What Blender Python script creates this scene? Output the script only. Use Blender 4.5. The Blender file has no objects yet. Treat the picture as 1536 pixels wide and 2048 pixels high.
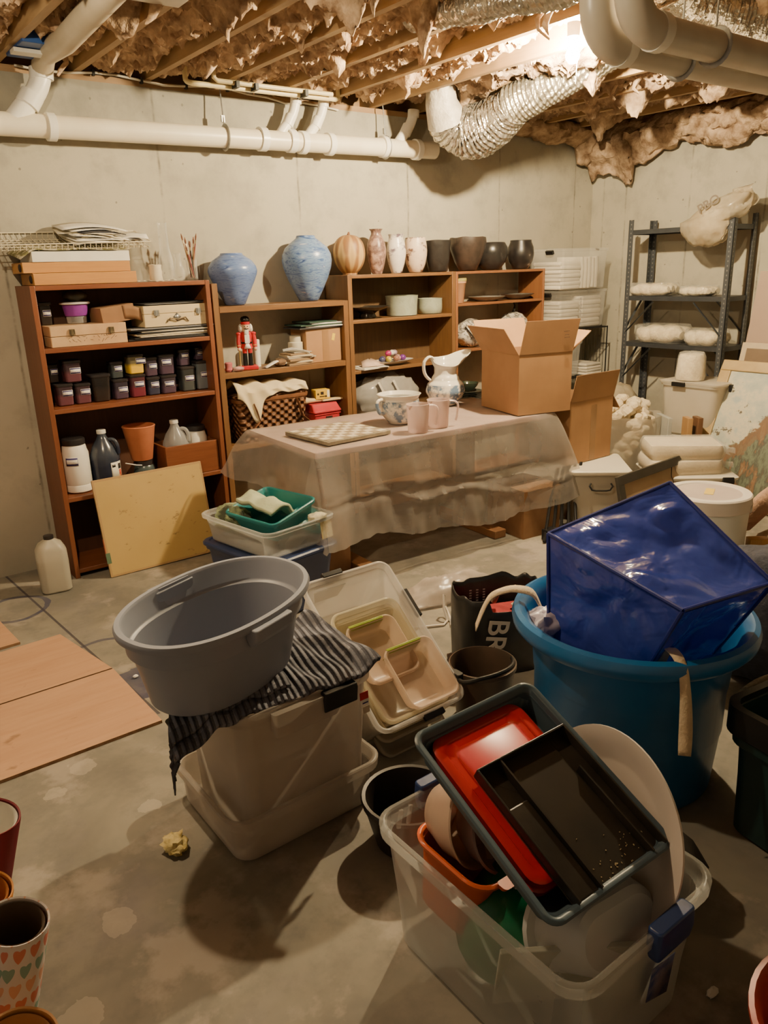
import bpy, bmesh, math, random
from mathutils import Vector, Matrix, noise, Euler
random.seed(7)
C = bpy.context.scene.collection
R = math.radians
PI = math.pi
V = Vector

# ------------------------------------------------------------------ materials
def new_mat(name):
    m = bpy.data.materials.new(name); m.use_nodes = True
    nt = m.node_tree; nt.nodes.clear()
    return m, nt

class G:
    """small node helper"""
    def __init__(s, nt): s.nt = nt
    def n(s, t, **k):
        x = s.nt.nodes.new(t)
        for a, b in k.items(): setattr(x, a, b)
        return x
    def l(s, a, b): s.nt.links.new(a, b)
    def setin(s, node, key, v):
        if hasattr(v, 'node'): s.l(v, node.inputs[key])
        else: node.inputs[key].default_value = v
    def math(s, op, a, b=None, c=None, clamp=False):
        x = s.n('ShaderNodeMath', operation=op); x.use_clamp = clamp
        s.setin(x, 0, a)
        if b is not None: s.setin(x, 1, b)
        if c is not None: s.setin(x, 2, c)
        return x.outputs[0]
    def coord(s, kind='Object', scale=(1,1,1), rot=(0,0,0), loc=(0,0,0)):
        t = s.n('ShaderNodeTexCoord'); m = s.n('ShaderNodeMapping')
        m.inputs['Scale'].default_value = scale; m.inputs['Rotation'].default_value = rot; m.inputs['Location'].default_value = loc
        s.l(t.outputs[kind], m.inputs['Vector']); return m.outputs[0]
    def noise(s, vec, sc, det=3, rough=.55, dist=0):
        x = s.n('ShaderNodeTexNoise'); s.l(vec, x.inputs['Vector'])
        x.inputs['Scale'].default_value = sc; x.inputs['Detail'].default_value = det
        x.inputs['Roughness'].default_value = rough; x.inputs['Distortion'].default_value = dist
        return x.outputs['Fac']
    def ramp(s, fac, stops, interp='LINEAR'):
        x = s.n('ShaderNodeValToRGB'); x.color_ramp.interpolation = interp
        els = x.color_ramp.elements
        while len(els) < len(stops): els.new(.5)
        for e, (p, c) in zip(els, stops):
            e.position = p; e.color = (c[0], c[1], c[2], 1) if not isinstance(c, (int, float)) else (c, c, c, 1)
        s.l(fac, x.inputs[0]); return x.outputs[0]
    def mix(s, fac, a, b, mode='MIX'):
        x = s.n('ShaderNodeMix', data_type='RGBA', blend_type=mode)
        if hasattr(fac, 'node'): s.l(fac, x.inputs['Factor'])
        else: x.inputs['Factor'].default_value = fac
        for k, v in (('A', a), ('B', b)):
            i = [q for q in x.inputs if q.name == k and q.type == 'RGBA'][0]
            if hasattr(v, 'node'): s.l(v, i)
            else: i.default_value = (v[0], v[1], v[2], 1)
        return [q for q in x.outputs if q.type == 'RGBA'][0]
    def sep(s, vec):
        x = s.n('ShaderNodeSeparateXYZ'); s.l(vec, x.inputs[0]); return x.outputs
    def bump(s, h, strength=.3, dist=.01):
        x = s.n('ShaderNodeBump'); x.inputs['Strength'].default_value = strength; x.inputs['Distance'].default_value = dist
        s.l(h, x.inputs['Height']); return x.outputs[0]
    def bsdf(s, col, rough=.5, metal=0, spec=.5, normal=None, coat=0):
        x = s.n('ShaderNodeBsdfPrincipled')
        s.setin(x, 'Base Color', col if hasattr(col, 'node') else (col[0], col[1], col[2], 1))
        s.setin(x, 'Roughness', rough); s.setin(x, 'Metallic', metal)
        x.inputs['Specular IOR Level'].default_value = spec
        if coat: x.inputs['Coat Weight'].default_value = coat; x.inputs['Coat Roughness'].default_value = .1
        if normal is not None: s.l(normal, x.inputs['Normal'])
        return x.outputs[0]
    def shmix(s, f, a, b):
        x = s.n('ShaderNodeMixShader'); s.setin(x, 0, f); s.l(a, x.inputs[1]); s.l(b, x.inputs[2]); return x.outputs[0]
    def out(s, sh):
        o = s.n('ShaderNodeOutputMaterial'); s.l(sh, o.inputs['Surface'])

MATS = {}
def pm(name, c, c2=None, sc=8, rough=.5, bump=0, bs=60, metal=0, spec=.5, det=3, st=(1,1,1), lo=.35, hi=.65, coat=0,
       alpha=1, transl=0, kind='Object', dist=0, edge=0):
    """noise-mottled surface; alpha < 1 lets light straight through, transl adds translucency"""
    if name in MATS: return MATS[name]
    m, nt = new_mat(name); g = G(nt)
    co = g.coord(kind, st)
    if c2 is None: c2 = tuple(x*.86 for x in c)
    col = g.ramp(g.noise(co, sc, det, .55, dist), [(lo, c), (hi, c2)])
    nrm = g.bump(g.noise(co, bs, 2), bump) if bump else None
    sh = g.bsdf(col, rough, metal, spec, nrm, coat)
    if transl:
        t = g.n('ShaderNodeBsdfTranslucent'); g.l(col, t.inputs['Color']); sh = g.shmix(transl, sh, t.outputs[0])
    if alpha < 1:
        t = g.n('ShaderNodeBsdfTransparent')
        f = alpha
        if edge:
            lw = g.n('ShaderNodeLayerWeight'); lw.inputs['Blend'].default_value = .35
            f = g.math('MULTIPLY_ADD', lw.outputs['Facing'], edge, alpha, clamp=True)
        sh = g.shmix(f, t.outputs[0], sh)
    g.out(sh); MATS[name] = m; return m

def wood(name, c1, c2, axis=0, rough=.45, sc=3):
    if name in MATS: return MATS[name]
    m, nt = new_mat(name); g = G(nt)
    st = [14, 14, 14]; st[axis] = 1.2
    co = g.coord('Object', st)
    a = g.noise(co, sc, 5, .6, .6); b = g.noise(g.coord('Object'), 5, 2)
    col = g.ramp(a, [(.3, c1), (.7, c2)])
    col = g.mix(g.math('MULTIPLY', b, .5), col, tuple(x*.6 for x in c1))
    g.out(g.bsdf(col, rough, normal=g.bump(a, .08))); MATS[name] = m; return m

def concrete_wall(name, seams, axis):
    m, nt = new_mat(name); g = G(nt)
    co = g.coord('Object'); x, y, z = g.sep(co)
    u = x if axis == 0 else y
    big = g.noise(co, 1.1, 4, .6); mid = g.noise(co, 5, 5, .65); fine = g.noise(co, 60, 2)
    col = g.ramp(big, [(.3, (.37, .345, .285)), (.5, (.43, .40, .325)), (.7, (.47, .435, .355))])
    col = g.mix(g.math('MULTIPLY', g.math('SUBTRACT', mid, .48, clamp=True), 2.2, clamp=True), col, (.27, .26, .225))
    # darker band along the top and near the floor
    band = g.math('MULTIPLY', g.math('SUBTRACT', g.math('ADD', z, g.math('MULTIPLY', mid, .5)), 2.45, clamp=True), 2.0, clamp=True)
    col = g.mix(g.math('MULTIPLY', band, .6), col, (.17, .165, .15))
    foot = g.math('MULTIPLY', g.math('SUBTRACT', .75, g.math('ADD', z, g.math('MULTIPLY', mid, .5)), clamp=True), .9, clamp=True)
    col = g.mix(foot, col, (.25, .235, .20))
    # form-board seams: thin broken dark lines
    for s in seams:
        w = g.math('ABSOLUTE', g.math('SUBTRACT', g.math('ADD', u, g.math('MULTIPLY', g.noise(g.coord('Object', (1, 1, 3)), 3, 3), .014)), s + .007))
        ln = g.math('SUBTRACT', 1, g.math('DIVIDE', w, .011), clamp=True)
        ln = g.math('MULTIPLY', ln, g.ramp(g.noise(g.coord('Object', (1, 1, 2.2), loc=(s, 0, 0)), 2.4, 5, .7), [(.4, .06), (.7, .8)]), clamp=True)
        col = g.mix(ln, col, (.06, .058, .05))
    # bug holes
    v = g.n('ShaderNodeTexVoronoi'); g.l(co, v.inputs['Vector']); v.inputs['Scale'].default_value = 9
    hole = g.math('LESS_THAN', g.math('ADD', v.outputs['Distance'], g.math('MULTIPLY', g.noise(co, 40, 2), .13)), .125)
    hole = g.math('MULTIPLY', hole, g.math('GREATER_THAN', g.noise(co, 2.3, 2), .5))
    col = g.mix(g.math('MULTIPLY', hole, .6), col, (.12, .115, .10))
    h = g.math('SUBTRACT', g.math('MULTIPLY', mid, .5), g.math('MULTIPLY', hole, .6))
    g.out(g.bsdf(col, .85, spec=.2, normal=g.bump(g.math('ADD', h, g.math('MULTIPLY', fine, .15)), .25, .01)))
    return m

def concrete_floor():
    m, nt = new_mat('floor_concrete'); g = G(nt)
    co = g.coord('Object'); x, y, z = g.sep(co)
    big = g.noise(co, 1.6, 5, .6, .4); mid = g.noise(co, 7, 5, .65); fine = g.noise(co, 70, 2)
    col = g.ramp(big, [(.32, (.165, .155, .132)), (.5, (.24, .222, .185)), (.68, (.31, .283, .232))])
    col = g.mix(g.math('MULTIPLY', g.math('SUBTRACT', mid, .47, clamp=True), 3.0, clamp=True), col, (.155, .147, .135))
    # pale worn patches and spots
    pale = g.ramp(g.noise(g.coord('Object', loc=(3.1, 1.7, 0)), 3.2, 6, .62), [(.54, 0), (.62, .6)])
    col = g.mix(pale, col, (.40, .35, .30))
    lil = g.ramp(g.noise(g.coord('Object', loc=(8, 2, 0)), 2.1, 5, .6), [(.55, 0), (.75, .45)])
    col = g.mix(lil, col, (.215, .195, .225))
    def dist(cx, cy, wob=.05, ws=9):
        dx = g.math('SUBTRACT', x, cx); dy = g.math('SUBTRACT', y, cy)
        d = g.math('SQRT', g.math('ADD', g.math('MULTIPLY', dx, dx), g.math('MULTIPLY', dy, dy)))
        return g.math('ADD', d, g.math('MULTIPLY', g.math('SUBTRACT', g.noise(co, ws, 3), .5), wob))
    for cx, cy, r in ((.52, 2.45, .045), (.385, 1.712, .045), (.227, 1.50, .05), (.40, 2.36, .03), (.624, 2.1, .035), (.15, 2.0, .04)):
        sp = g.math('LESS_THAN', dist(cx, cy, .085, 17), r)
        col = g.mix(g.math('MULTIPLY', sp, .36), col, (.50, .44, .36))
    # purple-blue dye ring, arc, smear
    ring = g.math('LESS_THAN', g.math('ABSOLUTE', g.math('SUBTRACT', dist(.66, 4.03, .05, 6), .16)), .014)
    arc = g.math('MULTIPLY', g.math('LESS_THAN', g.math('ABSOLUTE', g.math('SUBTRACT', dist(.86, 3.19, .03, 6), .19)), .012), g.math('GREATER_THAN', y, 3.3))
    sm = g.math('LESS_THAN', dist(.93, 2.89, .22, 7), .14)
    dye = g.math('MULTIPLY', g.math('MAXIMUM', g.math('MAXIMUM', ring, arc), sm), g.ramp(mid, [(.3, .95), (.65, .55)]))
    col = g.mix(dye, col, (.045, .048, .10))
    # saw-cut joint running away from the camera
    ln = g.math('ABSOLUTE', g.math('SUBTRACT', x, g.math('MULTIPLY_ADD', y, -.061, 1.012)))
    cut = g.math('MULTIPLY', g.math('LESS_THAN', ln, .006), g.math('GREATER_THAN', y, 2.6))
    col = g.mix(g.math('MULTIPLY', cut, .85), col, (.05, .045, .06))
    rg = g.ramp(mid, [(.3, .55), (.7, .8)])
    g.out(g.bsdf(col, rg, spec=.3, normal=g.bump(g.math('ADD', g.math('MULTIPLY', mid, .4), g.math('MULTIPLY', fine, .12)), .2, .008)))
    return m

# ------------------------------------------------------------------ mesh builder
class B:
    def __init__(s): s.v = []; s.f = []; s.mi = []; s.cur = 0; s.M = Matrix.Identity(4)
    def xf(s, loc=(0,0,0), rot=(0,0,0), sc=(1,1,1)):
        s.M = Matrix.LocRotScale(V(loc), Euler(rot), V(sc)); return s
    def mat(s, i): s.cur = i; return s
    def add(s, vs, fs):
        o = len(s.v); s.v += [s.M @ V(p) for p in vs]
        for f in fs: s.f.append([o+i for i in f]); s.mi.append(s.cur)
        return s
    def box(s, c, d, rot=None):
        m = Euler(rot).to_matrix() if rot else None
        vs = []
        for x in (-.5, .5):
            for y in (-.5, .5):
                for z in (-.5, .5):
                    p = V((x*d[0], y*d[1], z*d[2])); p = m @ p if m else p
                    vs.append(p + V(c))
        return s.add(vs, [(0,1,3,2), (4,6,7,5), (0,4,5,1), (2,3,7,6), (0,2,6,4), (1,5,7,3)])
    def bx(s, x0, x1, y0, y1, z0, z1): return s.box(((x0+x1)/2, (y0+y1)/2, (z0+z1)/2), (x1-x0, y1-y0, z1-z0))
    def rings(s, rs, cap0=False, cap1=False, close=True):
        n = len(rs[0]); vs = [p for r in rs for p in r]; fs = []
        for i in range(len(rs)-1):
            for j in range(n if close else n-1):
                k = (j+1) % n
                fs.append((i*n+j, i*n+k, (i+1)*n+k, (i+1)*n+j))
        if cap0: fs.append(tuple(reversed(range(n))))
        if cap1: fs.append(tuple((len(rs)-1)*n+j for j in range(n)))
        return s.add(vs, fs)
    def lathe(s, prof, seg=28, cap0=False, cap1=False, sx=1, sy=1):
        return s.rings([[V((r*math.cos(2*PI*j/seg)*sx, r*math.sin(2*PI*j/seg)*sy, z)) for j in range(seg)] for r, z in prof], cap0, cap1)
    def rr(s, prof, cap0=True, cap1=True, n=5):
        """rounded-rectangle loft: (w, d, z, radius) or with a centre offset (.., ox, oy)"""
        rs = []
        for p in prof:
            w, d, z, r = p[:4]; ox, oy = p[4:6] if len(p) > 4 else (0, 0)
            r = max(1e-4, min(r, w/2-1e-4, d/2-1e-4)); ring = []
            for cx, cy, a0 in ((w/2-r, d/2-r, 0), (-w/2+r, d/2-r, 90), (-w/2+r, -d/2+r, 180), (w/2-r, -d/2+r, 270)):
                for k in range(n+1):
                    a = R(a0 + 90*k/n); ring.append(V((cx+r*math.cos(a)+ox, cy+r*math.sin(a)+oy, z)))
            rs.append(ring)
        return s.rings(rs, cap0, cap1)
    def tube(s, pts, r, seg=10, cap=True, flat=None):
        pts = [V(p) for p in pts]; n = len(pts); rs = []
        rad = r if isinstance(r, (list, tuple)) else [r]*n
        t0 = (pts[1]-pts[0]).normalized()
        up = V((0, 0, 1)) if abs(t0.z) < .9 else V((1, 0, 0))
        a = t0.cross(up).normalized()
        for i in range(n):
            t = ((pts[min(i+1, n-1)]-pts[max(i-1, 0)])).normalized()
            a = (a - t*a.dot(t)).normalized(); b = t.cross(a)
            fl = flat or (1, 1)
            rs.append([pts[i] + (a*math.cos(2*PI*j/seg)*fl[0] + b*math.sin(2*PI*j/seg)*fl[1])*rad[i] for j in range(seg)])
        return s.rings(rs, cap, cap)
    def grid(s, fn, nu, nv, closeu=False):
        vs = [V(fn(i/(nu if closeu else nu-1), j/(nv-1))) for j in range(nv) for i in range(nu)]
        fs = [(j*nu+i, j*nu+(i+1) % nu, (j+1)*nu+(i+1) % nu, (j+1)*nu+i) for j in range(nv-1) for i in range(nu if closeu else nu-1)]
        return s.add(vs, fs)
    def ball(s, c, r, seg=16, rn=10, fn=None):
        rx, ry, rz = r if isinstance(r, (tuple, list)) else (r, r, r)
        vs = []; fs = []
        for i in range(rn+1):
            th = PI*i/rn
            for j in range(seg):
                ph = 2*PI*j/seg
                d = V((math.sin(th)*math.cos(ph), math.sin(th)*math.sin(ph), -math.cos(th)))
                k = fn(d) if fn else 1
                vs.append(V(c) + V((d.x*rx, d.y*ry, d.z*rz))*k)
        for i in range(rn):
            for j in range(seg):
                fs.append((i*seg+j, i*seg+(j+1) % seg, (i+1)*seg+(j+1) % seg, (i+1)*seg+j))
        return s.add(vs, fs)
    def quad(s, a, b, c, d): return s.add([a, b, c, d], [(0, 1, 2, 3)])
    def jitter(s, amp, sc, seed=0):
        s.v = [p + noise.noise_vector(p*sc + V((seed, seed*1.7, 0)))*amp for p in s.v]; return s
    def obj(s, name, mat, parent=None, loc=(0,0,0), rot=(0,0,0), bevel=0, thick=0, smooth=True, sub=0, ang=38):
        me = bpy.data.meshes.new(name); me.from_pydata([tuple(p) for p in s.v], [], s.f)
        for m in (mat if isinstance(mat, (list, tuple)) else [mat]): me.materials.append(m)
        if len(me.materials) > 1: me.polygons.foreach_set('material_index', s.mi)
        bm = bmesh.new(); bm.from_mesh(me)
        bmesh.ops.remove_doubles(bm, verts=bm.verts, dist=1e-5)
        bmesh.ops.recalc_face_normals(bm, faces=bm.faces)
        bm.to_mesh(me); bm.free()
        if smooth:
            me.polygons.foreach_set('use_smooth', [True]*len(me.polygons)); me.set_sharp_from_angle(angle=R(ang))
        o = bpy.data.objects.new(name, me); C.objects.link(o); o.parent = parent
        o.location = loc; o.rotation_euler = rot
        if thick:
            md = o.modifiers.new('thickness', 'SOLIDIFY'); md.thickness = thick; md.offset = -1
        if bevel:
            md = o.modifiers.new('edge', 'BEVEL'); md.width = bevel; md.segments = 2; md.limit_method = 'ANGLE'
        if sub:
            md = o.modifiers.new('smooth', 'SUBSURF'); md.levels = sub; md.render_levels = sub
        return o

def tag(o, label, cat, group=None, kind=None):
    if label: o['label'] = label
    if cat: o['category'] = cat
    if group: o['group'] = group
    if kind: o['kind'] = kind
    return o
def thing(name, label, cat, loc=(0,0,0), rot=(0,0,0), group=None):
    o = bpy.data.objects.new(name, None); C.objects.link(o); o.location = loc
    o.rotation_euler = rot if isinstance(rot, (tuple, list)) else (0, 0, rot)
    o.empty_display_size = .05
    return tag(o, label, cat, group)
ORD = ('lowest', 'second from the bottom', 'third from the bottom', 'fourth from the bottom', 'fifth from the bottom', 'sixth from the bottom', 'seventh from the bottom', 'eighth from the bottom', 'ninth from the bottom')
def struct(o): o['kind'] = 'structure'; return o
def dup(root, loc, rot=None, label=None, group=None, mats=None):
    r = root.copy(); C.objects.link(r); r.location = loc
    if rot is not None: r.rotation_euler = rot if isinstance(rot, (tuple, list)) else (0, 0, rot)
    if label: r['label'] = label
    if group: r['group'] = group
    for ch in list(root.children):
        c = ch.copy(); C.objects.link(c); c.parent = r
        for gch in list(ch.children):
            d = gch.copy(); C.objects.link(d); d.parent = c
    return r
def frame(o, origin, u, v):
    """place an object: local x along u, local z along the normal of u and v"""
    u = V(u).normalized(); n = u.cross(V(v)).normalized(); w = n.cross(u)
    m = Matrix((u, w, n)).transposed().to_4x4(); m.translation = V(origin); o.matrix_world = m
    o.location = V(origin); o.rotation_euler = m.to_euler(); return o

def tote_bm(w, d, h, taper=.88, r=.04, rim=.012, t=.004, rh=.018, lip=True):
    b = B(); wb, db = w*taper, d*taper
    P = [(wb-.03, db-.03, 0, r*.8), (wb, db, .012, r)]
    P += [(w*.985-2*rim*.5, d*.985-rim, h-rh-.004, r)] if lip else []
    P += [(w+rim*2-.004, d+rim*2-.004, h-rh, r+rim), (w+rim*2, d+rim*2, h-.004, r+rim), (w+rim*2-.008, d+rim*2-.008, h, r+rim), (w+.002, d+.002, h, r),
          (w-2*t, d-2*t, h-.004, r-t), (wb-2*t, db-2*t, .016, r-t), (wb-.04, db-.04, t, r*.7)]
    return b.rr(P, True, True, 6)
def word(name, body, size, loc, rot, par, m_):
    cu = bpy.data.curves.new(name, 'FONT'); cu.body = body; cu.size = size; cu.extrude = .0006; cu.offset = .0015
    o = bpy.data.objects.new(name, cu); C.objects.link(o)
    dg = bpy.context.evaluated_depsgraph_get(); me = bpy.data.meshes.new_from_object(o.evaluated_get(dg)); bpy.data.objects.remove(o, do_unlink=True)
    me.materials.clear(); me.materials.append(m_); q = bpy.data.objects.new(name, me); C.objects.link(q); q.parent = par; q.location = loc; q.rotation_euler = rot; return q
BULB, AMB, EXPO, LAMP = 4900, .19, 0.87, 62
# ------------------------------------------------------------------ camera
cam = bpy.data.objects.new('camera', bpy.data.cameras.new('camera')); C.objects.link(cam)
cam.data.sensor_fit = 'VERTICAL'; cam.data.sensor_height = 36; cam.data.sensor_width = 27
cam.data.lens = 1538/2048*36; cam.data.clip_start = .02
cam.matrix_world = Matrix(((.79221, .20516, -.57472, 0), (-.60957, .22169, -.76110, 0), (-.02874, .95329, .30069, 1.6), (0, 0, 0, 1)))
bpy.context.scene.camera = cam

WY, WX, WH = 4.55, 5.786, 2.595        # back wall, right wall, wall height
# ------------------------------------------------------------------ setting
struct(B().bx(-2.2, WX, -1.2, WY, -.05, 0).obj('floor', concrete_floor(), smooth=False))
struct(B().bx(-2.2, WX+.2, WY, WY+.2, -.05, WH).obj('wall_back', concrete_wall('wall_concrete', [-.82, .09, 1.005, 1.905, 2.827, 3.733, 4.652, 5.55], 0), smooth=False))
struct(B().bx(-2.2, WX+.2, -1.4, -1.2, -.05, WH).obj('wall_ambient_block', MATS.get('ambient_block_wall') or pm('ambient_block_wall', (.40, .37, .31), (.34, .31, .26), 2, .85, det=5), smooth=False))  # unseen wall, added to stop ambient light coming in from the front
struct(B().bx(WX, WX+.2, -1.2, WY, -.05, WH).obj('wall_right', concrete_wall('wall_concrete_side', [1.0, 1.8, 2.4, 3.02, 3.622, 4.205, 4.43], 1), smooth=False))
pine = wood('joist_pine', (.47, .31, .155), (.35, .215, .10), 1, .6)
pineX = wood('sill_pine', (.42, .26, .13), (.30, .18, .09), 0, .6)
osb = pm('subfloor_board', (.36, .24, .13), (.22, .14, .08), 14, .8, det=5)
struct(B().bx(-2.2, WX+.2, -1.2, WY+.2, 2.87, 2.89).obj('ceiling', osb, smooth=False))
struct(B().bx(-2.2, WX+.2, WY+.01, WY+.16, WH, WH+.035).obj('trim_sill_plate', pineX, smooth=False))
struct(B().bx(-2.2, WX+.2, WY+.12, WY+.16, WH+.035, 2.87).obj('trim_band_joist', pineX, smooth=False))
struct(B().bx(WX+.01, WX+.16, -1.2, WY, WH, WH+.035).obj('trim_side_plate', wood('sill_pine_side', (.42, .26, .13), (.30, .18, .09), 1, .6), smooth=False))
struct(B().bx(WX+.12, WX+.16, -1.2, WY+.16, WH+.035, 2.87).obj('trim_side_band', MATS['sill_pine_side'], smooth=False))
JX = [1.12+.387*k for k in range(-6, 12)]
for k, x in enumerate(JX):
    j = B().bx(x-.019, x+.019, -1.2, WY+.12, 2.632, 2.87).obj('beam_joist', pine, smooth=False)
    j['kind'] = 'structure'

# pink-brown glass-wool batts stuffed between the joists
wool = pm('glass_wool', (.70, .51, .34), (.23, .135, .08), 11, 1, bump=1, bs=38, det=6, spec=.05, lo=.34, hi=.66)
wool2 = pm('glass_wool_grey', (.56, .41, .28), (.19, .12, .075), 11, 1, bump=1, bs=38, det=6, spec=.05, lo=.34, hi=.66)
def batt(x0, x1, y0, y1, seed, sag, rag):
    b = B(); nu = 30; nv = int((y1-y0)/.015)
    def fn(u, v):
        x = x0+(x1-x0)*u; y = y0+(y1-y0)*v
        p = V((x*3.1+seed*5, y*2.4, seed))
        edge = min(1, 6*min(u, 1-u)+.25)
        n1 = noise.fractal(p, 1, 2.1, 3); q = V((x*11+seed, y*9, seed*3))
        n2 = (1-abs(noise.noise(q)))**2*.055 + (1-abs(noise.noise(q*2.3)))**2*.03
        fl = max(0, noise.noise(V((x*6+seed, y*4.3, 9)))-.12); flap = fl*fl*.42*rag + .03*abs(noise.noise(V((x*34, y*30, seed))))+.016*abs(noise.noise(V((x*70, y*64, seed))))
        z = 2.80 - sag*edge*(.55+.6*n1) - n2*rag - flap*edge
        cl = min(1, math.hypot(x-3.352, y-2.796)/.50); z = z*cl + max(z, 2.83-n2)*(1-cl)   # kept clear of the hot bulb
        ox = noise.noise(V((x*7, y*7, seed+4)))*.05*edge; oy = noise.noise(V((x*6, y*6, seed-7)))*.07
        return (x+ox*.7, y+oy, z)
    b.grid(fn, nu, nv)
    rnd = random.Random(seed*13+1)
    for k in range(int(3*rag)):                      # torn tatters hanging down
        x = rnd.uniform(x0+.04, x1-.04); y = rnd.uniform(y0+.1, y1-.1)
        if math.hypot(x-3.352, y-2.796) < .45: continue
        L = rnd.uniform(.04, .13)*rag; a = rnd.uniform(0, 6.28); w = rnd.uniform(.012, .035)
        pts = [(x+.05*math.cos(a)*q+.02*math.sin(7*q+a), y+.05*math.sin(a)*q+.015*math.cos(9*q), 2.72-q*(L+.07)) for q in (0, .2, .4, .6, .8, 1)]
        b.tube(pts, [w*1.8, w*1.5, w*1.1, w*.8, w*.5, .004], 8, True, (1.3, .8))
    b.jitter(.010, 19, seed); b.jitter(.007, 48, seed); b.jitter(.004, 95, seed)
    return b
labels = {}
for k in range(len(JX)-1):
    x0, x1 = JX[k]+.022, JX[k+1]-.022
    mid = (x0+x1)/2
    if mid < -.3: continue
    y1 = 4.5
    rag = 1.0 if mid < 3.4 else .75
    sag = .10 if mid < 3.4 else .17
    o = batt(x0, x1, .9, y1, k+1, sag, rag).obj('insulation_batt', wool if mid < 3.6 else wool2, ang=60)
    n = int(round((mid-.93)/.387))
    where = ('in the ceiling bay above the papers on the first bookcase', 'in the bay beside the white elbow pipe', 'in the bay above the first blue vase', 'in the bay above the second blue vase',
             'in the bay above the pale tall vases', 'in the torn bay over the end of the white drain pipe', 'in the bay around the silver duct bend', 'in the bay behind the bright bulb', 'in the bay over the storage totes',
             'in the bay over the cardboard boxes', 'in the bay close to the far corner', 'in the bay over the steel rack', 'in the last bay along the side wall')
    t = where[n] if 0 <= n < len(where) else 'in a bay near the house end of the ceiling'
    tag(o, 'ragged pink-brown insulation batt '+t, 'insulation', 'insulation batts between the joists')
# batt tucked over the top of the side wall
def flapfn(u, v):
    y = 1.2+3.3*u; a = v
    d = .10*abs(noise.noise(V((y*4, a*3, 2)))) + .05*abs(noise.noise(V((y*13, a*9, 5))))
    z = 2.66-.10*a-(.10+.16*max(0, noise.noise(V((y*2.6, 3, 1)))+.25))*a**1.5 - (.16*a if y > 4.1 else 0)
    return (WX-.03-d-.16*math.sin(PI*min(1, a*1.1))*.6-.02, y, z+.03*noise.noise(V((y*15, a*8, 0))))
o = B().grid(flapfn, 170, 16).jitter(.014, 22, 3).obj('insulation_batt', wool2, thick=.03, ang=60)
tag(o, 'ragged insulation strip drooping over the top edge of the side wall', 'insulation')
def flapback(u, v):
    x = 4.1+1.6*u; a = v
    z = 2.66-.06*a-(.03+.10*max(0, noise.noise(V((x*2.6, 3, 1)))+.2))*a**1.5-(.12*a if x > 5.5 else 0)
    return (x, WY-.03-.12*math.sin(PI*min(1, a))-.06*abs(noise.noise(V((x*8, a*5, 1)))), z)
o = B().grid(flapback, 80, 12).jitter(.014, 22, 3).obj('insulation_batt', wool2, thick=.03, ang=60)
tag(o, 'crumpled insulation packed above the back wall beside the far corner', 'insulation')

# ------------------------------------------------------------------ pipes
pvc = pm('white_pvc', (.80, .74, .60), (.74, .66, .52), 6, .35)
pvcfit = pm('white_pvc_fitting', (.86, .84, .78), (.80, .77, .70), 6, .3)
steel = pm('galvanised_strap', (.42, .42, .41), (.30, .30, .30), 30, .4, metal=.8)
t = thing('drain_pipe', 'long white plastic drain pipe hung along the back wall', 'pipe', (0, 0, 0))
PY = 4.44
def pz(x): return 2.335+.0165*(x-1.0)
b = B(); b.tube([(x, PY, pz(x)) for x in (-.6, 1, 2.4, 3.89)], .056, 20); b.obj('pipe_run', pvc, t)
def bend(p0, p1, p2, n=7): return [V(p0)*(1-q)**2+V(p1)*2*q*(1-q)+V(p2)*q*q for q in [i/n for i in range(n+1)]]
for x, r2, L, big in ((1.2, .05, .16, 1), (2.70, .03, .12, 0), (2.90, .03, .12, 0), (3.62, .034, .13, 0)):
    b = B(); z = pz(x)
    b.tube([(x-.16, PY, pz(x-.16)), (x-.16, PY, pz(x-.16)), (x+.09, PY, pz(x+.09))], .063, 20)
    b.tube([(x+.085, PY, z), (x+.125, PY, z)], .067, 20); b.tube([(x-.20, PY, z), (x-.155, PY, z)], .067, 20)
    f = b.obj('wye_fitting', pvcfit, t)
    e = 1.0
    top = 2.62 if not big else 2.60
    pts = [(x-.08, PY, z), (x-.02, PY, z+.07)] + bend((x+.02, PY, z+.11), (x+L*.55, PY-.005, z+.11+(top-z-.11)*.45), (x+L*.6, PY-.01, top), 6)
    c = B().tube(pts, r2, 16); c.tube([pts[-2]-V((0, 0, .02)), pts[-1]], r2*1.14, 16); c.tube([pts[2]-V((.015, 0, .02)), pts[3]+V((.0, 0, .01))], r2*1.14, 16)
    c.obj('branch_elbow', pvcfit, t)
b = B(); b.tube([(1.30, PY, 2.585), (1.29, PY-.12, 2.64), (1.26, 3.9, 2.60), (1.235, 3.1, 2.62), (1.22, 2.2, 2.66)], .052, 18)
b.obj('branch_run', pm('dull_pvc', (.58, .50, .38), (.50, .42, .30), 5, .45), t)
for x in (1.02, 2.28, 3.46):
    b = B(); b.tube([(x+.002*math.cos(a), PY+.059*math.cos(a), pz(x)+.059*math.sin(a)) for a in [2*PI*i/18 for i in range(19)]], .009, 6, False, (1.6, .5))
    b.tube([(x, PY, pz(x)+.055), (x+.004, PY+.03, 2.66)], .004, 6); b.box((x, PY+.01, pz(x)+.10), (.02, .012, .035))
    b.obj('pipe_hanger', steel, t)
cream = pm('cream_cpvc', (.72, .62, .36), (.66, .55, .30), 6, .4)
tl = thing('water_pipe', 'thin cream plastic water pipe strapped under the joists', 'pipe', (0, 0, 0))
B().tube([(2.02, 4.34, 2.70), (2.02, 4.34, 2.62)]+bend((2.02, 4.34, 2.61), (2.03, 4.34, 2.595), (2.07, 4.34, 2.597), 4)+[(2.6, 4.34, 2.60), (3.0, 4.34, 2.604), (3.02, 4.34, 2.61), (3.02, 4.34, 2.70)], .014, 10).obj('pipe_run', cream, tl)
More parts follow.
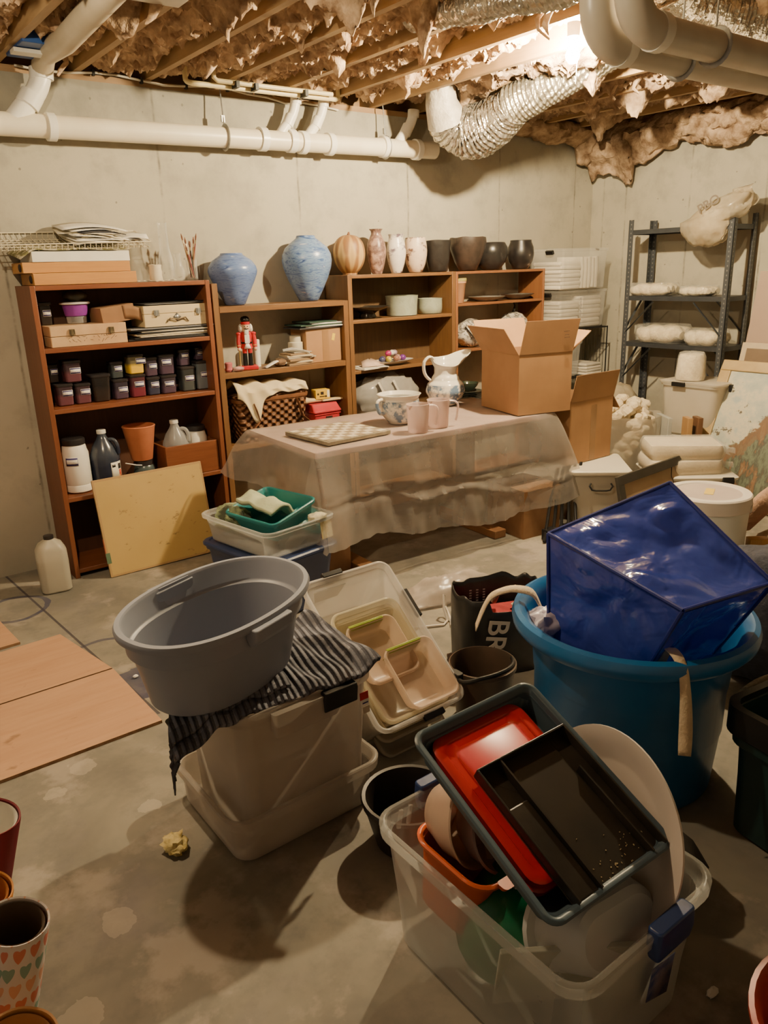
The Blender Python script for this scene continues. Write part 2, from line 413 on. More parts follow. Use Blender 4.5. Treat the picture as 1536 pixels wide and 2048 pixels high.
B().tube([(2.17, 4.30, 2.70), (2.17, 4.30, 2.63), (2.19, 4.30, 2.615), (2.60, 4.30, 2.617), (2.95, 4.30, 2.62)], .013, 10).obj('pipe_return', cream, tl)
for x in (2.3, 2.42, 2.75): B().box((x, 4.32, 2.605), (.02, .10, .034)).obj('strap', pm('black_plastic', (.02, .02, .02), rough=.5), tl)
tl = thing('electric_cable', 'thin white cable stapled along the sill plate', 'cable', (0, 0, 0))
pts = [(1.2+.13*i, WY-.012-.006*(i % 2), 2.625-.012*math.sin(i*1.3)-(.03 if i > 11 else 0)) for i in range(16)]
B().tube(pts, .006, 8).obj('cable', pm('white_cable', (.75, .70, .60), rough=.5), tl)
for i in (1, 3, 5, 7, 9): B().box((pts[i][0], WY-.015, pts[i][2]), (.014, .022, .03)).obj('staple', MATS['black_plastic'], tl)

# pair of big drops in front of the bulb
gr = pm('grey_white_pvc', (.60, .56, .48), (.54, .49, .41), 6, .35)
for nm, y, z, x0, lab in (('vent_pipe', 1.955, 2.335, 2.56, 'white drain pipe dropping closer to the bulb then running to the side wall'), ('vent_pipe', 1.815, 2.355, 2.56, 'white drain pipe dropping in front of its twin and turning along the ceiling')):
    t = thing(nm, lab, 'pipe', (0, 0, 0), 0, 'pair of drain pipes by the bulb')
    pts = [(x0-.10, y, 2.87), (x0-.10, y, z+.16)]+bend((x0-.10, y, z+.14), (x0-.10, y, z), (x0+.05, y, z), 8)
    B().tube(pts, .060, 20).obj('elbow', gr, t)
    B().tube([(x0+.05, y, z), (x0+.9, y, z+.004), (5.7, y, z+.02)], .055, 20).obj('pipe_run', gr, t)
    B().tube([(x0+.03, y, z), (x0+.075, y, z)], .0635, 20).obj('coupling', pvcfit, t)
    b = B(); x = x0+.42
    b.tube([(x, y+.058*math.cos(a), z+.058*math.sin(a)) for a in [2*PI*i/18 for i in range(19)]], .009, 6, False, (1.5, .5)); b.tube([(x, y, z+.055), (x, y, 2.8)], .004, 6)
    b.obj('pipe_hanger', steel, t)

# flexible foil ducts
def foil(name, c, rough=.22):
    m, nt = new_mat(name); g = G(nt); co = g.coord('Object')
    w = g.n('ShaderNodeTexWave'); w.inputs['Scale'].default_value = 9; w.inputs['Distortion'].default_value = 5; w.inputs['Detail'].default_value = 3; g.l(co, w.inputs['Vector'])
    h = g.math('ADD', g.noise(co, 26, 3), g.math('MULTIPLY', w.outputs['Fac'], .5))
    g.out(g.bsdf(g.ramp(g.noise(co, 5, 3), [(.3, c), (.7, tuple(q*.75 for q in c))]), rough, .85, normal=g.bump(h, .8, .02))); return m
silver = foil('foil_silver', (.66, .62, .55))
t = thing('flexible_duct', 'silver foil flexible duct bending up beside the back wall', 'duct', (0, 0, 0))
def ribtube(pts, rad, pitch=.028):
    P = [V(p) for p in pts]; out = []; rr = []
    for i in range(len(P)-1):
        n = max(2, int((P[i+1]-P[i]).length/(pitch/2)))
        for k in range(n):
            out.append(P[i].lerp(P[i+1], k/n)); rr.append(rad[i]+(rad[i+1]-rad[i])*k/n)
    for i in range(len(out)): rr[i] *= 1+.035*(-1 if i % 2 else 1)+.03*noise.noise(out[i]*17)
    return out, rr
pts, rr = ribtube([(4.02, 2.95, 2.75), (3.93, 3.18, 2.665), (3.86, 3.42, 2.59), (3.81, 3.66, 2.52)], [.085, .095, .105, .12])
B().tube(pts, rr, 24).obj('duct_run', foil('foil_dull', (.50, .46, .38), .38), t)
pts, rr = ribtube(bend((3.815, 3.62, 2.53), (3.90, 4.10, 2.33), (3.64, 4.08, 2.53), 9), [.115, .13, .145, .155, .16, .16, .15, .14, .13, .12])
B().tube(pts, rr, 26).jitter(.012, 18).obj('duct_bend', silver, t)
B().tube([(3.67, 4.06, 2.49), (3.60, 4.04, 2.60), (3.56, 4.0, 2.72)], [.13, .10, .085], 22).jitter(.008, 20).obj('duct_collar', pm('duct_wrap', (.58, .53, .46), (.40, .36, .31), 14, .4, bump=.5), t)
t = thing('flexible_duct', 'dull foil duct lying between joists above the drain pipe', 'duct', (0, 0, 0))
pts, rr = ribtube([(2.60, 3.1, 2.73), (2.62, 2.7, 2.68), (2.66, 2.3, 2.64), (2.70, 1.7, 2.66)], [.09, .09, .09, .09])
B().tube(pts, rr, 22).jitter(.012, 15).obj('duct_run', foil('foil_mid', (.60, .57, .50), .3), t)
t = thing('flexible_duct', 'crumpled shiny foil duct above the twin drain pipes', 'duct', (0, 0, 0))
pts, rr = ribtube([(3.15, 2.15, 2.68), (3.5, 2.12, 2.60), (3.9, 2.1, 2.58), (4.5, 2.1, 2.60)], [.11, .12, .12, .11])
B().tube(pts, rr, 22).jitter(.03, 9).obj('duct_run', silver, t)

# white board and blue box screwed under the joists
t = B().box((1.24, 3.22, 2.622), (.56, .12, .016), (0, 0, R(-2))).obj('white_board', pm('white_paint', (.78, .76, .70), (.70, .68, .62), 8, .5), bevel=.002)
tag(t, 'white painted strip of board nailed flat under the joists', 'board')
t = thing('junction_box', 'blue plastic electrical box with white plate under the ceiling', 'electrical box', (1.19, 4.22, 2.62))
B().rr([(.13, .30, 0, .01), (.13, .30, .12, .01)]).obj('box_shell', pm('blue_box', (.02, .08, .30), (.015, .06, .22), 9, .45), t, bevel=.003)
B().box((0, -.02, -.012), (.16, .07, .018)).obj('plate', MATS['white_paint'], t, bevel=.002)

# bare bulb
t = thing('light_bulb', 'bare glowing light bulb in a ceiling socket', 'light bulb', (3.352, 2.796, 2.572))
m, nt = new_mat('bulb_glow'); g = G(nt); e = g.n('ShaderNodeEmission'); e.inputs[0].default_value = (1, .79, .47, 1); e.inputs[1].default_value = BULB; g.out(e.outputs[0])
B().lathe([(.0, -.034), (.016, -.034), (.030, -.018), (.034, 0), (.030, .016), (.018, .034), (.013, .05)], 20, True, True).obj('bulb_glass', m, t)
B().lathe([(.0135, .05), (.014, .075), (.03, .08), (.032, .14), (.05, .145), (.05, .21)], 18, True, True).obj('socket', pm('white_ceramic', (.8, .78, .72), rough=.3), t)
B().tube([(.035, 0, .11), (.036, 0, -.02), (.034, .004, -.12)], .0018, 6).obj('pull_chain', steel, t)

# second bulb of the room, above the floor between the plywood and the bookcases, beyond the top of the view
lp = bpy.data.lights.new('ceiling_lamp', 'POINT'); lp.energy = LAMP; lp.color = (1, .80, .50); lp.shadow_soft_size = .03
lo = bpy.data.objects.new('ceiling_lamp', lp); C.objects.link(lo); lo.location = (.48, 2.32, 2.53)
# ------------------------------------------------------------------ world and view
w = bpy.data.worlds.new('world'); bpy.context.scene.world = w; w.use_nodes = True
bg = w.node_tree.nodes['Background']; bg.inputs[0].default_value = (1.0, .79, .53, 1); bg.inputs[1].default_value = AMB
vs = bpy.context.scene.view_settings; vs.view_transform = 'AgX'; vs.look = 'AgX - Base Contrast'; vs.exposure = EXPO
cy = bpy.context.scene.cycles; cy.use_denoising = True; cy.max_bounces = 7; cy.diffuse_bounces = 4; cy.glossy_bounces = 3; cy.transmission_bounces = 4
cy.transparent_max_bounces = 14; cy.sample_clamp_indirect = 6; cy.caustics_reflective = False; cy.caustics_refractive = False
# ------------------------------------------------------------------ bookcases
redw = wood('stained_pine_red', (.245, .085, .035), (.17, .052, .022), 2, .4)
redh = wood('stained_pine_red_shelf', (.245, .085, .035), (.17, .052, .022), 0, .4)
oakv = wood('stained_pine_brown', (.235, .12, .045), (.16, .075, .03), 2, .42)
oakh = wood('stained_pine_brown_shelf', (.235, .12, .045), (.16, .075, .03), 0, .42)
orav = wood('stained_pine_orange', (.32, .135, .05), (.22, .085, .035), 2, .42)
orah = wood('stained_pine_orange_shelf', (.32, .135, .05), (.22, .085, .035), 0, .42)
darkb = wood('bookcase_back_board', (.11, .042, .02), (.075, .028, .014), 2, .6)
darko = wood('bookcase_back_brown', (.15, .085, .035), (.10, .055, .025), 2, .6)
def bookcase(label, x0, x1, y0, y1, h, shelves, mv, mh, back=None, th=.022, lh=None, rh=None, up=.026, sides=(1, 1)):
    t = thing('bookcase', label, 'bookcase', (x0, y0, 0)); w = x1-x0; d = y1-y0
    if sides[0]: B().bx(0, up, 0, d, 0, lh or h).obj('side_panel', mv, t, bevel=.002)
    if sides[1]: B().bx(w-up, w, 0, d, 0, rh or h).obj('side_panel', mv, t, bevel=.002)
    for z, f in shelves:
        B().bx(up*.99, w-up*.99, f, d-.004, z-th, z).obj('shelf', mh, t, bevel=.002)
    if back: B().bx(up*.5, w-up*.5, d-.006, d, .05, h-.03).obj('back_panel', back, t, smooth=False)
    return t
bookcase('reddish stained tall bookcase full of dye jars', 1.03, 2.0, 4.235, 4.53, 1.572, [(1.571, .002), (1.26, .004), (.945, .004), (.462, .004), (.05, .004)], redw, redh, darkb, .024)
bookcase('low-topped open bookcase holding the two blue vases and the nutcracker', 2.025, 2.978, 4.265, 4.53, 1.55, [(1.418, -.003), (1.032, .003), (.585, .003), (.06, .003)], oakv, oakh, None, .034, 1.55, 1.415, .036)
bookcase('brown backed bookcase with celadon pots and painted eggs', 2.982, 3.93, 4.265, 4.53, 1.572, [(1.571, .002), (1.283, .004), (.952, .004), (.585, .004), (.06, .004)], oakv, oakh, darko, .022, None, None, .034)
bookcase('orange-brown open bookcase with raku pots behind the cardboard box', 3.934, 4.885, 4.265, 4.53, 1.571, [(1.570, .002), (1.345, .004), (1.012, .004), (.61, .004), (.06, .004)], orav, orah, None, .018, None, None, .02)

# ---------------- things on top of the first bookcase
orange = wood('orange_pine_box', (.62, .31, .09), (.50, .23, .06), 0, .5)
dark = pm('dark_gap', (.03, .02, .015), rough=.9)
T1 = 1.573
def tray_box(label, loc, w, d, h, rz, knob):
    t = thing('pine_tray', label, 'tray', loc, R(rz))
    b = B()
    b.bx(-w/2, w/2, -d/2, -d/2+.012, 0, h).bx(-w/2, w/2, d/2-.012, d/2, 0, h).bx(-w/2, -w/2+.012, -d/2+.012, d/2-.012, 0, h).bx(w/2-.012, w/2, -d/2+.012, d/2-.012, 0, h).bx(-w/2+.012, w/2-.012, -d/2+.012, d/2-.012, h-.012, h-.002)
    b.obj('box_body', orange, t, bevel=.0015, smooth=False)
    if knob: B().ball((-w/2-.003, -d/2+.05, h*.5), (.006, .022, .02), 10, 8).obj('finger_hole', dark, t)
    return t
tray_box('pale orange pine drawer lying lowest on the first bookcase', (1.335, 4.41, T1), .53, .25, .058, 0, True)
tray_box('orange pine drawer stacked on the wider one above the bookcase', (1.305, 4.42, T1+.0595), .545, .235, .052, -1, True)
z = T1+.112
wb = B().rr([(.50, .24, 0, .003), (.50, .24, .052, .003)]).obj('white_box', pm('white_card', (.80, .78, .72), (.72, .69, .62), 7, .7), loc=(1.33, 4.42, z), bevel=.002)
tag(wb, 'flat white carton on top of the orange drawers', 'box')
z += .054
emb = pm('floral_cloth', (.55, .50, .36), (.20, .19, .08), 26, .9, lo=.45, hi=.55, det=4)
m_ = B().grid(lambda u, v: (-.30+.57*u, -.125+.25*v, .004+.002*math.sin(u*14)-(.045*max(0, .12-u)/.12)), 30, 10).obj('embroidered_mat', emb, loc=(1.32, 4.415, z+.022), rot=(R(8), 0, 0), thick=.006)
tag(m_, 'cream floral embroidered mat under the wire rack', 'mat')
wire = pm('cream_wire', (.72, .66, .50), (.62, .56, .42), 12, .5)
t = thing('wire_rack', 'cream coated wire rack tray holding loose papers', 'wire rack', (1.35, 4.41, z+.040), (R(15), R(-1.0), R(-2)))
b = B()
for i in range(27): x = -.40+.0285*i; b.tube([(x, -.13, .028), (x, -.128, 0), (x, .128, 0), (x, .13, .028)], .0021, 5)
b.obj('cross_wire', wire, t)
b = B()
for y in (-.13, .13): b.tube([(-.41, y, .030), (.35, y, .030)], .0032, 6)
for y in (-.10, -.05, 0, .05, .10): b.tube([(-.41, y, -.002), (.35, y, -.002)], .0025, 6)
for x in (-.41, .35): b.tube([(x, -.13, .030), (x, .13, .030)], .0032, 6)
b.obj('frame_wire', wire, t)
pc = [pm('paper_white', (.80, .78, .73), (.72, .69, .63), 5, .8), pm('paper_grey', (.55, .53, .50), (.40, .38, .37), 6, .8), pm('paper_dark', (.04, .04, .05), rough=.6), pm('paper_cream', (.74, .68, .55), rough=.8)]
rnd = random.Random(3)
z0 = z+.045
for i in range(11):
    w, d = rnd.uniform(.20, .29), rnd.uniform(.17, .21); cx = 1.43+rnd.uniform(-.06, .05); rz = rnd.uniform(-.25, .25); cur = rnd.uniform(.0, .012)
    if i == 9: w, d, cx, rz = .30, .20, 1.44, .05
    if i == 10: w, d, cx, rz, cur = .33, .21, 1.42, -.03, .018
    k = 2 if i == 8 else (0 if i in (9, 10) else rnd.choice((0, 0, 1, 3)))
    o = B().grid(lambda u, v: ((u-.5)*w, (v-.5)*d, cur*math.sin(PI*u)-.006*u*u*(i % 3)), 12, 4).obj('paper_sheet', pc[k], loc=(cx, 4.41, z0+.012+.0062*i), rot=(R(13-i*.4), R((i*29 % 7)-3), rz), thick=.0045)
    tag(o, ('dark printed sheet near the top of the paper pile', 'broad white sheet second from the top of the paper pile', 'curling white sheet lying topmost on the paper pile')[i-8] if i >= 8 else 'loose sheet '+ORD[i]+' in the paper pile on the wire rack', 'paper', 'papers piled on the wire rack')
for i in range(3):
    o = B().grid(lambda u, v: ((u-.5)*.17, (v-.5)*.13, .01*math.sin(PI*u)), 8, 4).obj('paper_sheet', pc[(0, 1, 0)[i]], loc=(1.60+.02*i, 4.42-.01*i, z0+.012+.008*i), rot=(R(14), R(7-4*i), .5-.4*i), thick=.003)
    tag(o, ('lowest', 'middle', 'uppermost')[i]+' folded leaflet slipping off the end of the paper pile', 'paper', 'leaflets beside the paper pile')
wax = pm('candle_wax', (.82, .74, .58), rough=.45, transl=.2)
t = thing('pillar_candle', 'short cream pillar candle on the bookcase top', 'candle', (1.74, 4.36, T1))
B().lathe([(.033, 0), (.036, .01), (.034, .03), (.036, .05), (.033, .075), (.036, .088), (.028, .09), (.02, .083)], 20, True, True).jitter(.003, 40).obj('wax_body', wax, t)
B().tube([(0, 0, .083), (.003, 0, .094)], .0015, 5).obj('wick', dark, t)
o = B().grid(lambda u, v: (-.10+.22*u, -.03+.05*v+.012*math.sin(u*40), .004+.003*math.sin(u*9)), 40, 4).obj('lace_trim', pc[3], loc=(1.70, 4.29, T1+.001), thick=.003)
tag(o, 'strip of cream lace trim beside the pillar candle', 'trim')
glass = pm('clear_glass', (.80, .82, .80), rough=.06, spec=.8, alpha=.03, edge=.38)
t = B().lathe([(.03, 0), (.034, .01), (.045, .06), (.04, .12), (.028, .18), (.025, .30), (.028, .315), (.026, .315), (.023, .30), (.026, .18), (.038, .12), (.042, .06)], 24, False, False).obj('lamp_chimney', glass, loc=(1.83, 4.42, T1))
tag(t, 'tall clear glass lamp chimney on the bookcase', 'glass chimney')
t = B().lathe([(.0, .004), (.03, .004), (.032, .02), (.035, .05), (.022, .09), (.016, .12), (.022, .15), (.020, .15), (.013, .12), (.019, .09), (.031, .05), (.028, .022), (0, .014)], 22).obj('glass_bottle', glass, loc=(1.895, 4.40, T1))
tag(t, 'small clear glass bottle next to the brush jar', 'bottle')
t = B().lathe([(0, .003), (.031, .003), (.032, .10), (.034, .112), (.032, .112), (.029, .10), (.028, .012), (0, .01)], 22).obj('glass_jar', glass, loc=(1.965, 4.375, T1))
tag(t, 'clear glass jar holding paint brushes', 'jar')
hc = [pm('brush_wood', (.35, .20, .09), rough=.4), pm('brush_red', (.28, .05, .04), rough=.35), pm('brush_black', (.03, .025, .02), rough=.35)]
ferr = pm('brush_ferrule', (.70, .60, .40), rough=.3, metal=.8); bris = pm('brush_bristle', (.35, .18, .12), (.2, .09, .06), 30, .9)
for i in range(8):
    a = i*.8; r0, r1 = .012, .030; L = .13+.020*((i*5) % 4)
    t = thing('paint_brush', 'paint brush standing bristles up in the glass jar', 'paint brush', (1.965+r0*math.cos(a+2), 4.375+r0*math.sin(a+2), T1+.014), (math.sin(a)*-.16, math.cos(a)*.20, 0), 'paint brushes in the glass jar')
    B().tube([(0, 0, 0), (0, 0, L*.6), (0, 0, L)], [.0025, .004, .003], 7).obj('handle', hc[i % 3], t)
    B().tube([(0, 0, L), (0, 0, L+.018)], [.004, .005], 7).obj('ferrule', ferr, t)
    B().tube([(0, 0, L+.018), (0, 0, L+.035), (0, 0, L+.055)], [.006, .009, .002], 8, True, (1, .5)).obj('bristle', bris, t)

# ---------------- first bookcase, shelf of cases
def m_label():
    m, nt = new_mat('jar_label'); g = G(nt); co = g.coord('Generated'); x, y, z = g.sep(co)
    ax = g.math('ABSOLUTE', g.math('SUBTRACT', x, .5)); az = g.math('ABSOLUTE', g.math('SUBTRACT', z, .5))
    inner = g.math('MULTIPLY', g.math('LESS_THAN', ax, .44), g.math('LESS_THAN', az, .24))
    edge = g.math('MULTIPLY', g.math('LESS_THAN', ax, .475), g.math('LESS_THAN', az, .44))
    w = g.math('GREATER_THAN', g.noise(g.coord('Object', (210, 1, 120)), 1, 2), .66)
    c = g.mix(inner, g.mix(edge, (.75, .72, .70), (.035, .03, .16)), g.mix(w, (.80, .77, .72), (.25, .22, .30)))
    g.out(g.bsdf(c, .6)); return m
LAB = m_label()
S1 = 1.261
t = thing('dye_jar', 'dark lidded jar at the end of the shelf of cases', 'jar', (1.105, 4.43, S1+.108))
def latch(t, x, y, z, m): 
    b = B(); b.box((x, y-.003, z), (.028, .004, .026)); b.box((x, y-.006, z-.004), (.014, .006, .03)); b.tube([(x-.012, y-.008, z+.012), (x-.012, y-.012, z-.018), (x+.012, y-.012, z-.018), (x+.012, y-.008, z+.012)], .0018, 5); b.obj('latch', m, t)
brass = pm('old_brass', (.30, .24, .14), (.18, .14, .09), 30, .4, metal=.8)
tan = pm('worn_tan_wood', (.62, .42, .24), (.48, .30, .16), 6, .6, det=5)
tt = thing('paint_box', 'worn tan wooden case with two latches on the shelf', 'case', (1.30, 4.375, S1))
B().rr([(.40, .23, 0, .006), (.40, .23, .053, .006)]).obj('case_body', tan, tt, bevel=.002); B().rr([(.40, .23, .055, .006), (.40, .23, .107, .006)]).obj('lid', tan, tt, bevel=.002)
for x in (-.09, .115): latch(tt, x, -.115, .075, brass)
b = B(); rnd = random.Random(5)
for i in range(26): b.box((rnd.uniform(-.11, .14), -.1155, .035+rnd.uniform(-.014, .016)), (rnd.uniform(.006, .022), .001, .002), (0, rnd.uniform(-1, 1), 0))
b.obj('scuff_mark', pm('scuff_ink', (.16, .10, .07), rough=.9), tt)
cream_w = wood('cream_case', (.74, .60, .36), (.66, .52, .30), 0, .55)
o = None
flat = [pm('portfolio_black', (.02, .02, .022), rough=.5), pm('folder_cream', (.66, .58, .42), rough=.8), pm('folder_grey', (.25, .25, .26), rough=.6)]
for i in range(8):
    w = (.50, .47, .44, .42, .45, .40, .48, .52)[i]; hh = (.008, .007, .006, .009, .005, .007, .006, .006)[i]
    o = B().rr([(w, .24, 0, .004), (w, .24, hh, .004)]).obj('art_folder', flat[(0, 0, 1, 1, 0, 1, 0, 2)[i]], loc=(1.775+(i % 3)*.012-.01, 4.385, S1+.0012+i*.0083), rot=(0, 0, R((i*37 % 5)-2)), bevel=.001)
    tag(o, ('black', 'black', 'cream', 'cream', 'black', 'cream', 'black', 'grey')[i]+' flat art folder '+(ORD[i] if i < 7 else 'topmost')+' under the pale case', 'folder', 'art folders under the pale case')
zc = S1+.069
tt = thing('instrument_case', 'pale cream wooden case with metal clasps on folders', 'case', (1.80, 4.375, zc), R(0))
B().rr([(.385, .21, 0, .005), (.385, .21, .07, .005)]).obj('case_body', cream_w, tt, bevel=.002); B().rr([(.385, .21, .0715, .005), (.385, .21, .115, .006)]).obj('lid', cream_w, tt, bevel=.002)
for x in (-.12, .13): latch(tt, x, -.105, .078, steel)
b = B(); b.tube([(-.065, -.108, .022), (-.045, -.116, .045), (0, -.118, .034), (.045, -.116, .045), (.065, -.108, .022)], .004, 6); b.obj('handle', brass, tt)
b = B(); b.add([(-.024, -.107, .048), (0, -.107, .024), (.024, -.107, .048), (0, -.107, .072)], [(0, 1, 2, 3)]); b.obj('clasp', steel, tt, thick=.003)
for i in range(2):
    o = B().grid(lambda u, v: (-.21+.44*u, -.10+.2*v, .003+.03*max(0, u-.7)**1.5*(1+i)), 14, 3).obj('art_folder', flat[2-2*i], loc=(1.83-.02*i, 4.38, zc+.118+.005*i), rot=(0, 0, R(3-4*i)), thick=.003)
    tag(o, ('grey curled sheet lying on the pale case', 'black curled sheet lying topmost on the pale case')[i], 'folder')
clearp = pm('clear_plastic', (.75, .75, .74), rough=.15, alpha=.28, edge=.5)
frost = pm('frosted_plastic', (.80, .77, .72), (.74, .71, .66), 5, .35, alpha=.62, transl=.35, edge=.2)
tt = thing('food_container', 'purple round food tub with pale lid on the tan case', 'container', (1.285, 4.40, S1+.1085))
B().lathe([(.042, 0), (.05, .004), (.052, .035), (.05, .037)], 24, True, True).obj('lower_tub', clearp, tt)
B().lathe([(.05, .038), (.056, .042), (.066, .098), (.064, .1)], 24, True, True).obj('tub', pm('purple_plastic', (.26, .05, .36), (.18, .03, .26), 9, .4), tt)
B().lathe([(.074, .1), (.078, .103), (.078, .109), (.072, .112), (.03, .113)], 24, True, True).obj('lid', pm('pale_lid', (.70, .66, .64), rough=.4), tt)
o = B().ball((0, 0, .030), (.062, .05, .030), 18, 10, lambda d: 1+.22*noise.noise(d*3)).obj('plastic_bag', pm('dark_bag', (.035, .04, .03), (.09, .08, .05), 12, .3), loc=(1.29, 4.40, S1+.222))
tag(o, 'crumpled dark plastic bag on the purple tub', 'bag')
tt = thing('cardboard_box', 'small brown flapped carton between the two cases', 'box', (1.478, 4.385, S1+.1085), (0, R(-6), R(4)))
card = pm('cardboard', (.40, .225, .105), (.345, .19, .088), 5, .75, bump=.04, bs=30)
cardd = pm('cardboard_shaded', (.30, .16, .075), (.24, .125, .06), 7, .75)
cardl = pm('cardboard_light', (.50, .30, .15), (.43, .25, .12), 5, .75)
B().rr([(.19, .17, 0, .003), (.19, .17, .085, .003)]).obj('box_body', cardd, tt, bevel=.001)
B().grid(lambda u, v: (.03+.09*u, -.088-.02*math.sin(u*2)*u, .012+.07*v-.03*u*u), 8, 4).obj('flap', cardd, tt, thick=.003)

# dye jars
def jar_mat(name, lo, up, r=.25):
    m, nt = new_mat(name); g = G(nt); x, y, z = g.sep(g.coord('Generated'))
    n = g.noise(g.coord('Object', (1, 1, 1)), 14, 2)
    f = g.math('ADD', z, g.math('MULTIPLY', g.math('SUBTRACT', n, .5), .25))
    g.out(g.bsdf(g.ramp(f, [(.42, lo), (.62, up)]), r, spec=.5)); return m
JM = {'plum': jar_mat('jar_plum', (.12, .045, .06), (.045, .028, .036)), 'violet': jar_mat('jar_violet', (.07, .045, .075), (.035, .028, .042)), 'black': jar_mat('jar_black', (.025, .018, .016), (.015, .013, .013)),
      'navy': jar_mat('jar_navy', (.035, .04, .075), (.02, .022, .035)), 'maroon': jar_mat('jar_maroon', (.15, .025, .042), (.07, .026, .034)), 'slate': jar_mat('jar_slate', (.17, .20, .24), (.12, .14, .16)),
      'yellow': jar_mat('jar_yellow', (.75, .48, .03), (.13, .11, .06)), 'grey': jar_mat('jar_grey', (.05, .06, .065), (.03, .033, .035)), 'white': pm('white_hdpe', (.82, .79, .73), (.78, .75, .68), 4, .35)}
lidm = pm('dark_lid', (.025, .022, .024), rough=.35)
def square_jar(label, loc, w, h, mk, grp, lab=(.2, .0), rz=0, rim=False):
    t = thing('dye_jar', label, 'jar', loc, rz, grp); tp = .90 if not rim else .80
    B().rr([(w*tp-.012, w*tp-.012, 0, w*.12), (w*tp, w*tp, .006, w*.16), (w*.97, w*.97, h-.016, w*.16)]).obj('jar_body', JM[mk], t)
    B().rr([(w, w, h-.016, w*.16), (w+.004, w+.004, h-.013, w*.16), (w+.004, w+.004, h-.003, w*.16), (w-.004, w-.004, h, w*.15)]).obj('lid', lidm, t)
    if lab:
        a = math.atan((1-tp)*w*.5/h); ww = w*.62; zz = h*(.52+lab[1]); yy = -(w*tp*.5+(w*.97-w*tp)*.5*zz/h)-.0012
        o = B().quad((-ww/2, 0, -.016), (ww/2, 0, -.016), (ww/2, 0, .016), (-ww/2, 0, .016)).obj('paper_label', LAB, t, (lab[0]*w, yy, zz), (-a*0, 0, 0), thick=.0006)
    return t
JG = 'square dye jars on the second shelf'
low = [('plum square dye jar at the end of the bottom row', 1.150, .088, .118, 'plum', (.12, .05)), ('plum square dye jar second along the bottom row', 1.246, .084, .111, 'plum', (.12, .06)),
       ('large black open-topped tub among the dye jars', 1.345, .108, .150, 'black', None), ('navy dye jar beside the large black tub', 1.455, .084, .111, 'violet', (.1, -.05)),
       ('maroon dye jar under the yellow one', 1.553, .090, .128, 'maroon', (.05, .05)), ('dark navy dye jar between maroon and violet jars', 1.645, .076, .104, 'navy', (.08, .05)),
       ('violet dye jar below a stacked violet jar', 1.735, .092, .107, 'violet', (.0, .0)), ('tall dark grey dye jar under a small labelled jar', 1.858, .092, .144, 'grey', (.05, .0)), ('tall slate blue dye jar by the bookcase side', 1.954, .084, .168, 'slate', (.1, .0))]
S2 = .946
for lb, x, w, h, mk, la in low: square_jar(lb, (x, 4.37, S2), w, h, mk, JG, la, 0, mk == 'black')
upj = [('small dark jar stacked at the end of the upper row', 1.118, 4.41, .058, .10, 'black', (.1, .1), 1.066), ('plum dye jar stacked on two plum jars', 1.206, 4.37, .092, .118, 'plum', (.12, .0), 1.066),
       ('greenish black dye jar stacked on the navy jar', 1.452, 4.39, .070, .094, 'grey', (.1, .05), 1.058), ('yellow dye jar stacked on the maroon jar', 1.556, 4.375, .092, .112, 'yellow', (.28, .12), 1.075),
       ('violet dye jar stacked on the dark navy jar', 1.648, 4.38, .074, .108, 'violet', (.1, .0), 1.051), ('violet dye jar stacked on another violet jar', 1.735, 4.37, .090, .115, 'violet', (-.05, .1), 1.054),
       ('small violet jar stacked on the tall grey one', 1.852, 4.38, .070, .096, 'violet', (.05, .1), 1.091), ('smallest labelled jar stacked on the slate jar', 1.956, 4.39, .056, .076, 'violet', (.05, .05), 1.115)]
for lb, x, y, w, h, mk, la, zz in upj: square_jar(lb, (x, y, zz+.001), w, h, mk, JG, la)
square_jar('tiny dark jar between violet and grey jars', (1.803, 4.43, S2), .05, .06, 'black', JG, (.1, .0))
bpy.data.objects.remove(t0, do_unlink=True) if (t0 := bpy.data.objects.get('dye_jar')) and not t0.children else None
square_jar('dark lidded jar standing beside the purple tub', (1.130, 4.43, S1+.1085), .066, .118, 'black', None, (.1, .0))

# third shelf
S3 = .463
def round_jar(label, loc, r, h, rl, hl, mat_, cat='jar', lab=True):
    t = thing('plastic_jar', label, cat, loc)
    B().lathe([(r-.012, 0), (r, .008), (r, h*.13), (r-.003, h*.15), (r, h*.17), (r, h*.72), (r-.006, h*.78), (r*.86, h*.86), (rl*.92, h*.89), (rl*.92, h-hl*.5)], 32, True, True).obj('jar_body', mat_, t)
    B().lathe([(rl, h-hl), (rl+.001, h-hl+.004), (rl, h-.006), (rl-.006, h), (.01, h)], 32, True, True).obj('lid', lidm, t)
    if lab:
        o = B().grid(lambda u, v: ((r+.0012)*math.sin(-1.05+u*.95), -(r+.0012)*math.cos(-1.05+u*.95), h*.52+h*.16*v), 8, 2).obj('paper_label', LAB, t, thick=.0005)
    return t
round_jar('tall white jar with black screw lid and blue label', (1.158, 4.36, S3), .072, .302, .062, .034, JM['white'])
jugc = pm('jug_plastic', (.62, .62, .62), (.55, .55, .55), 5, .25, alpha=.55, transl=.3, edge=.3)
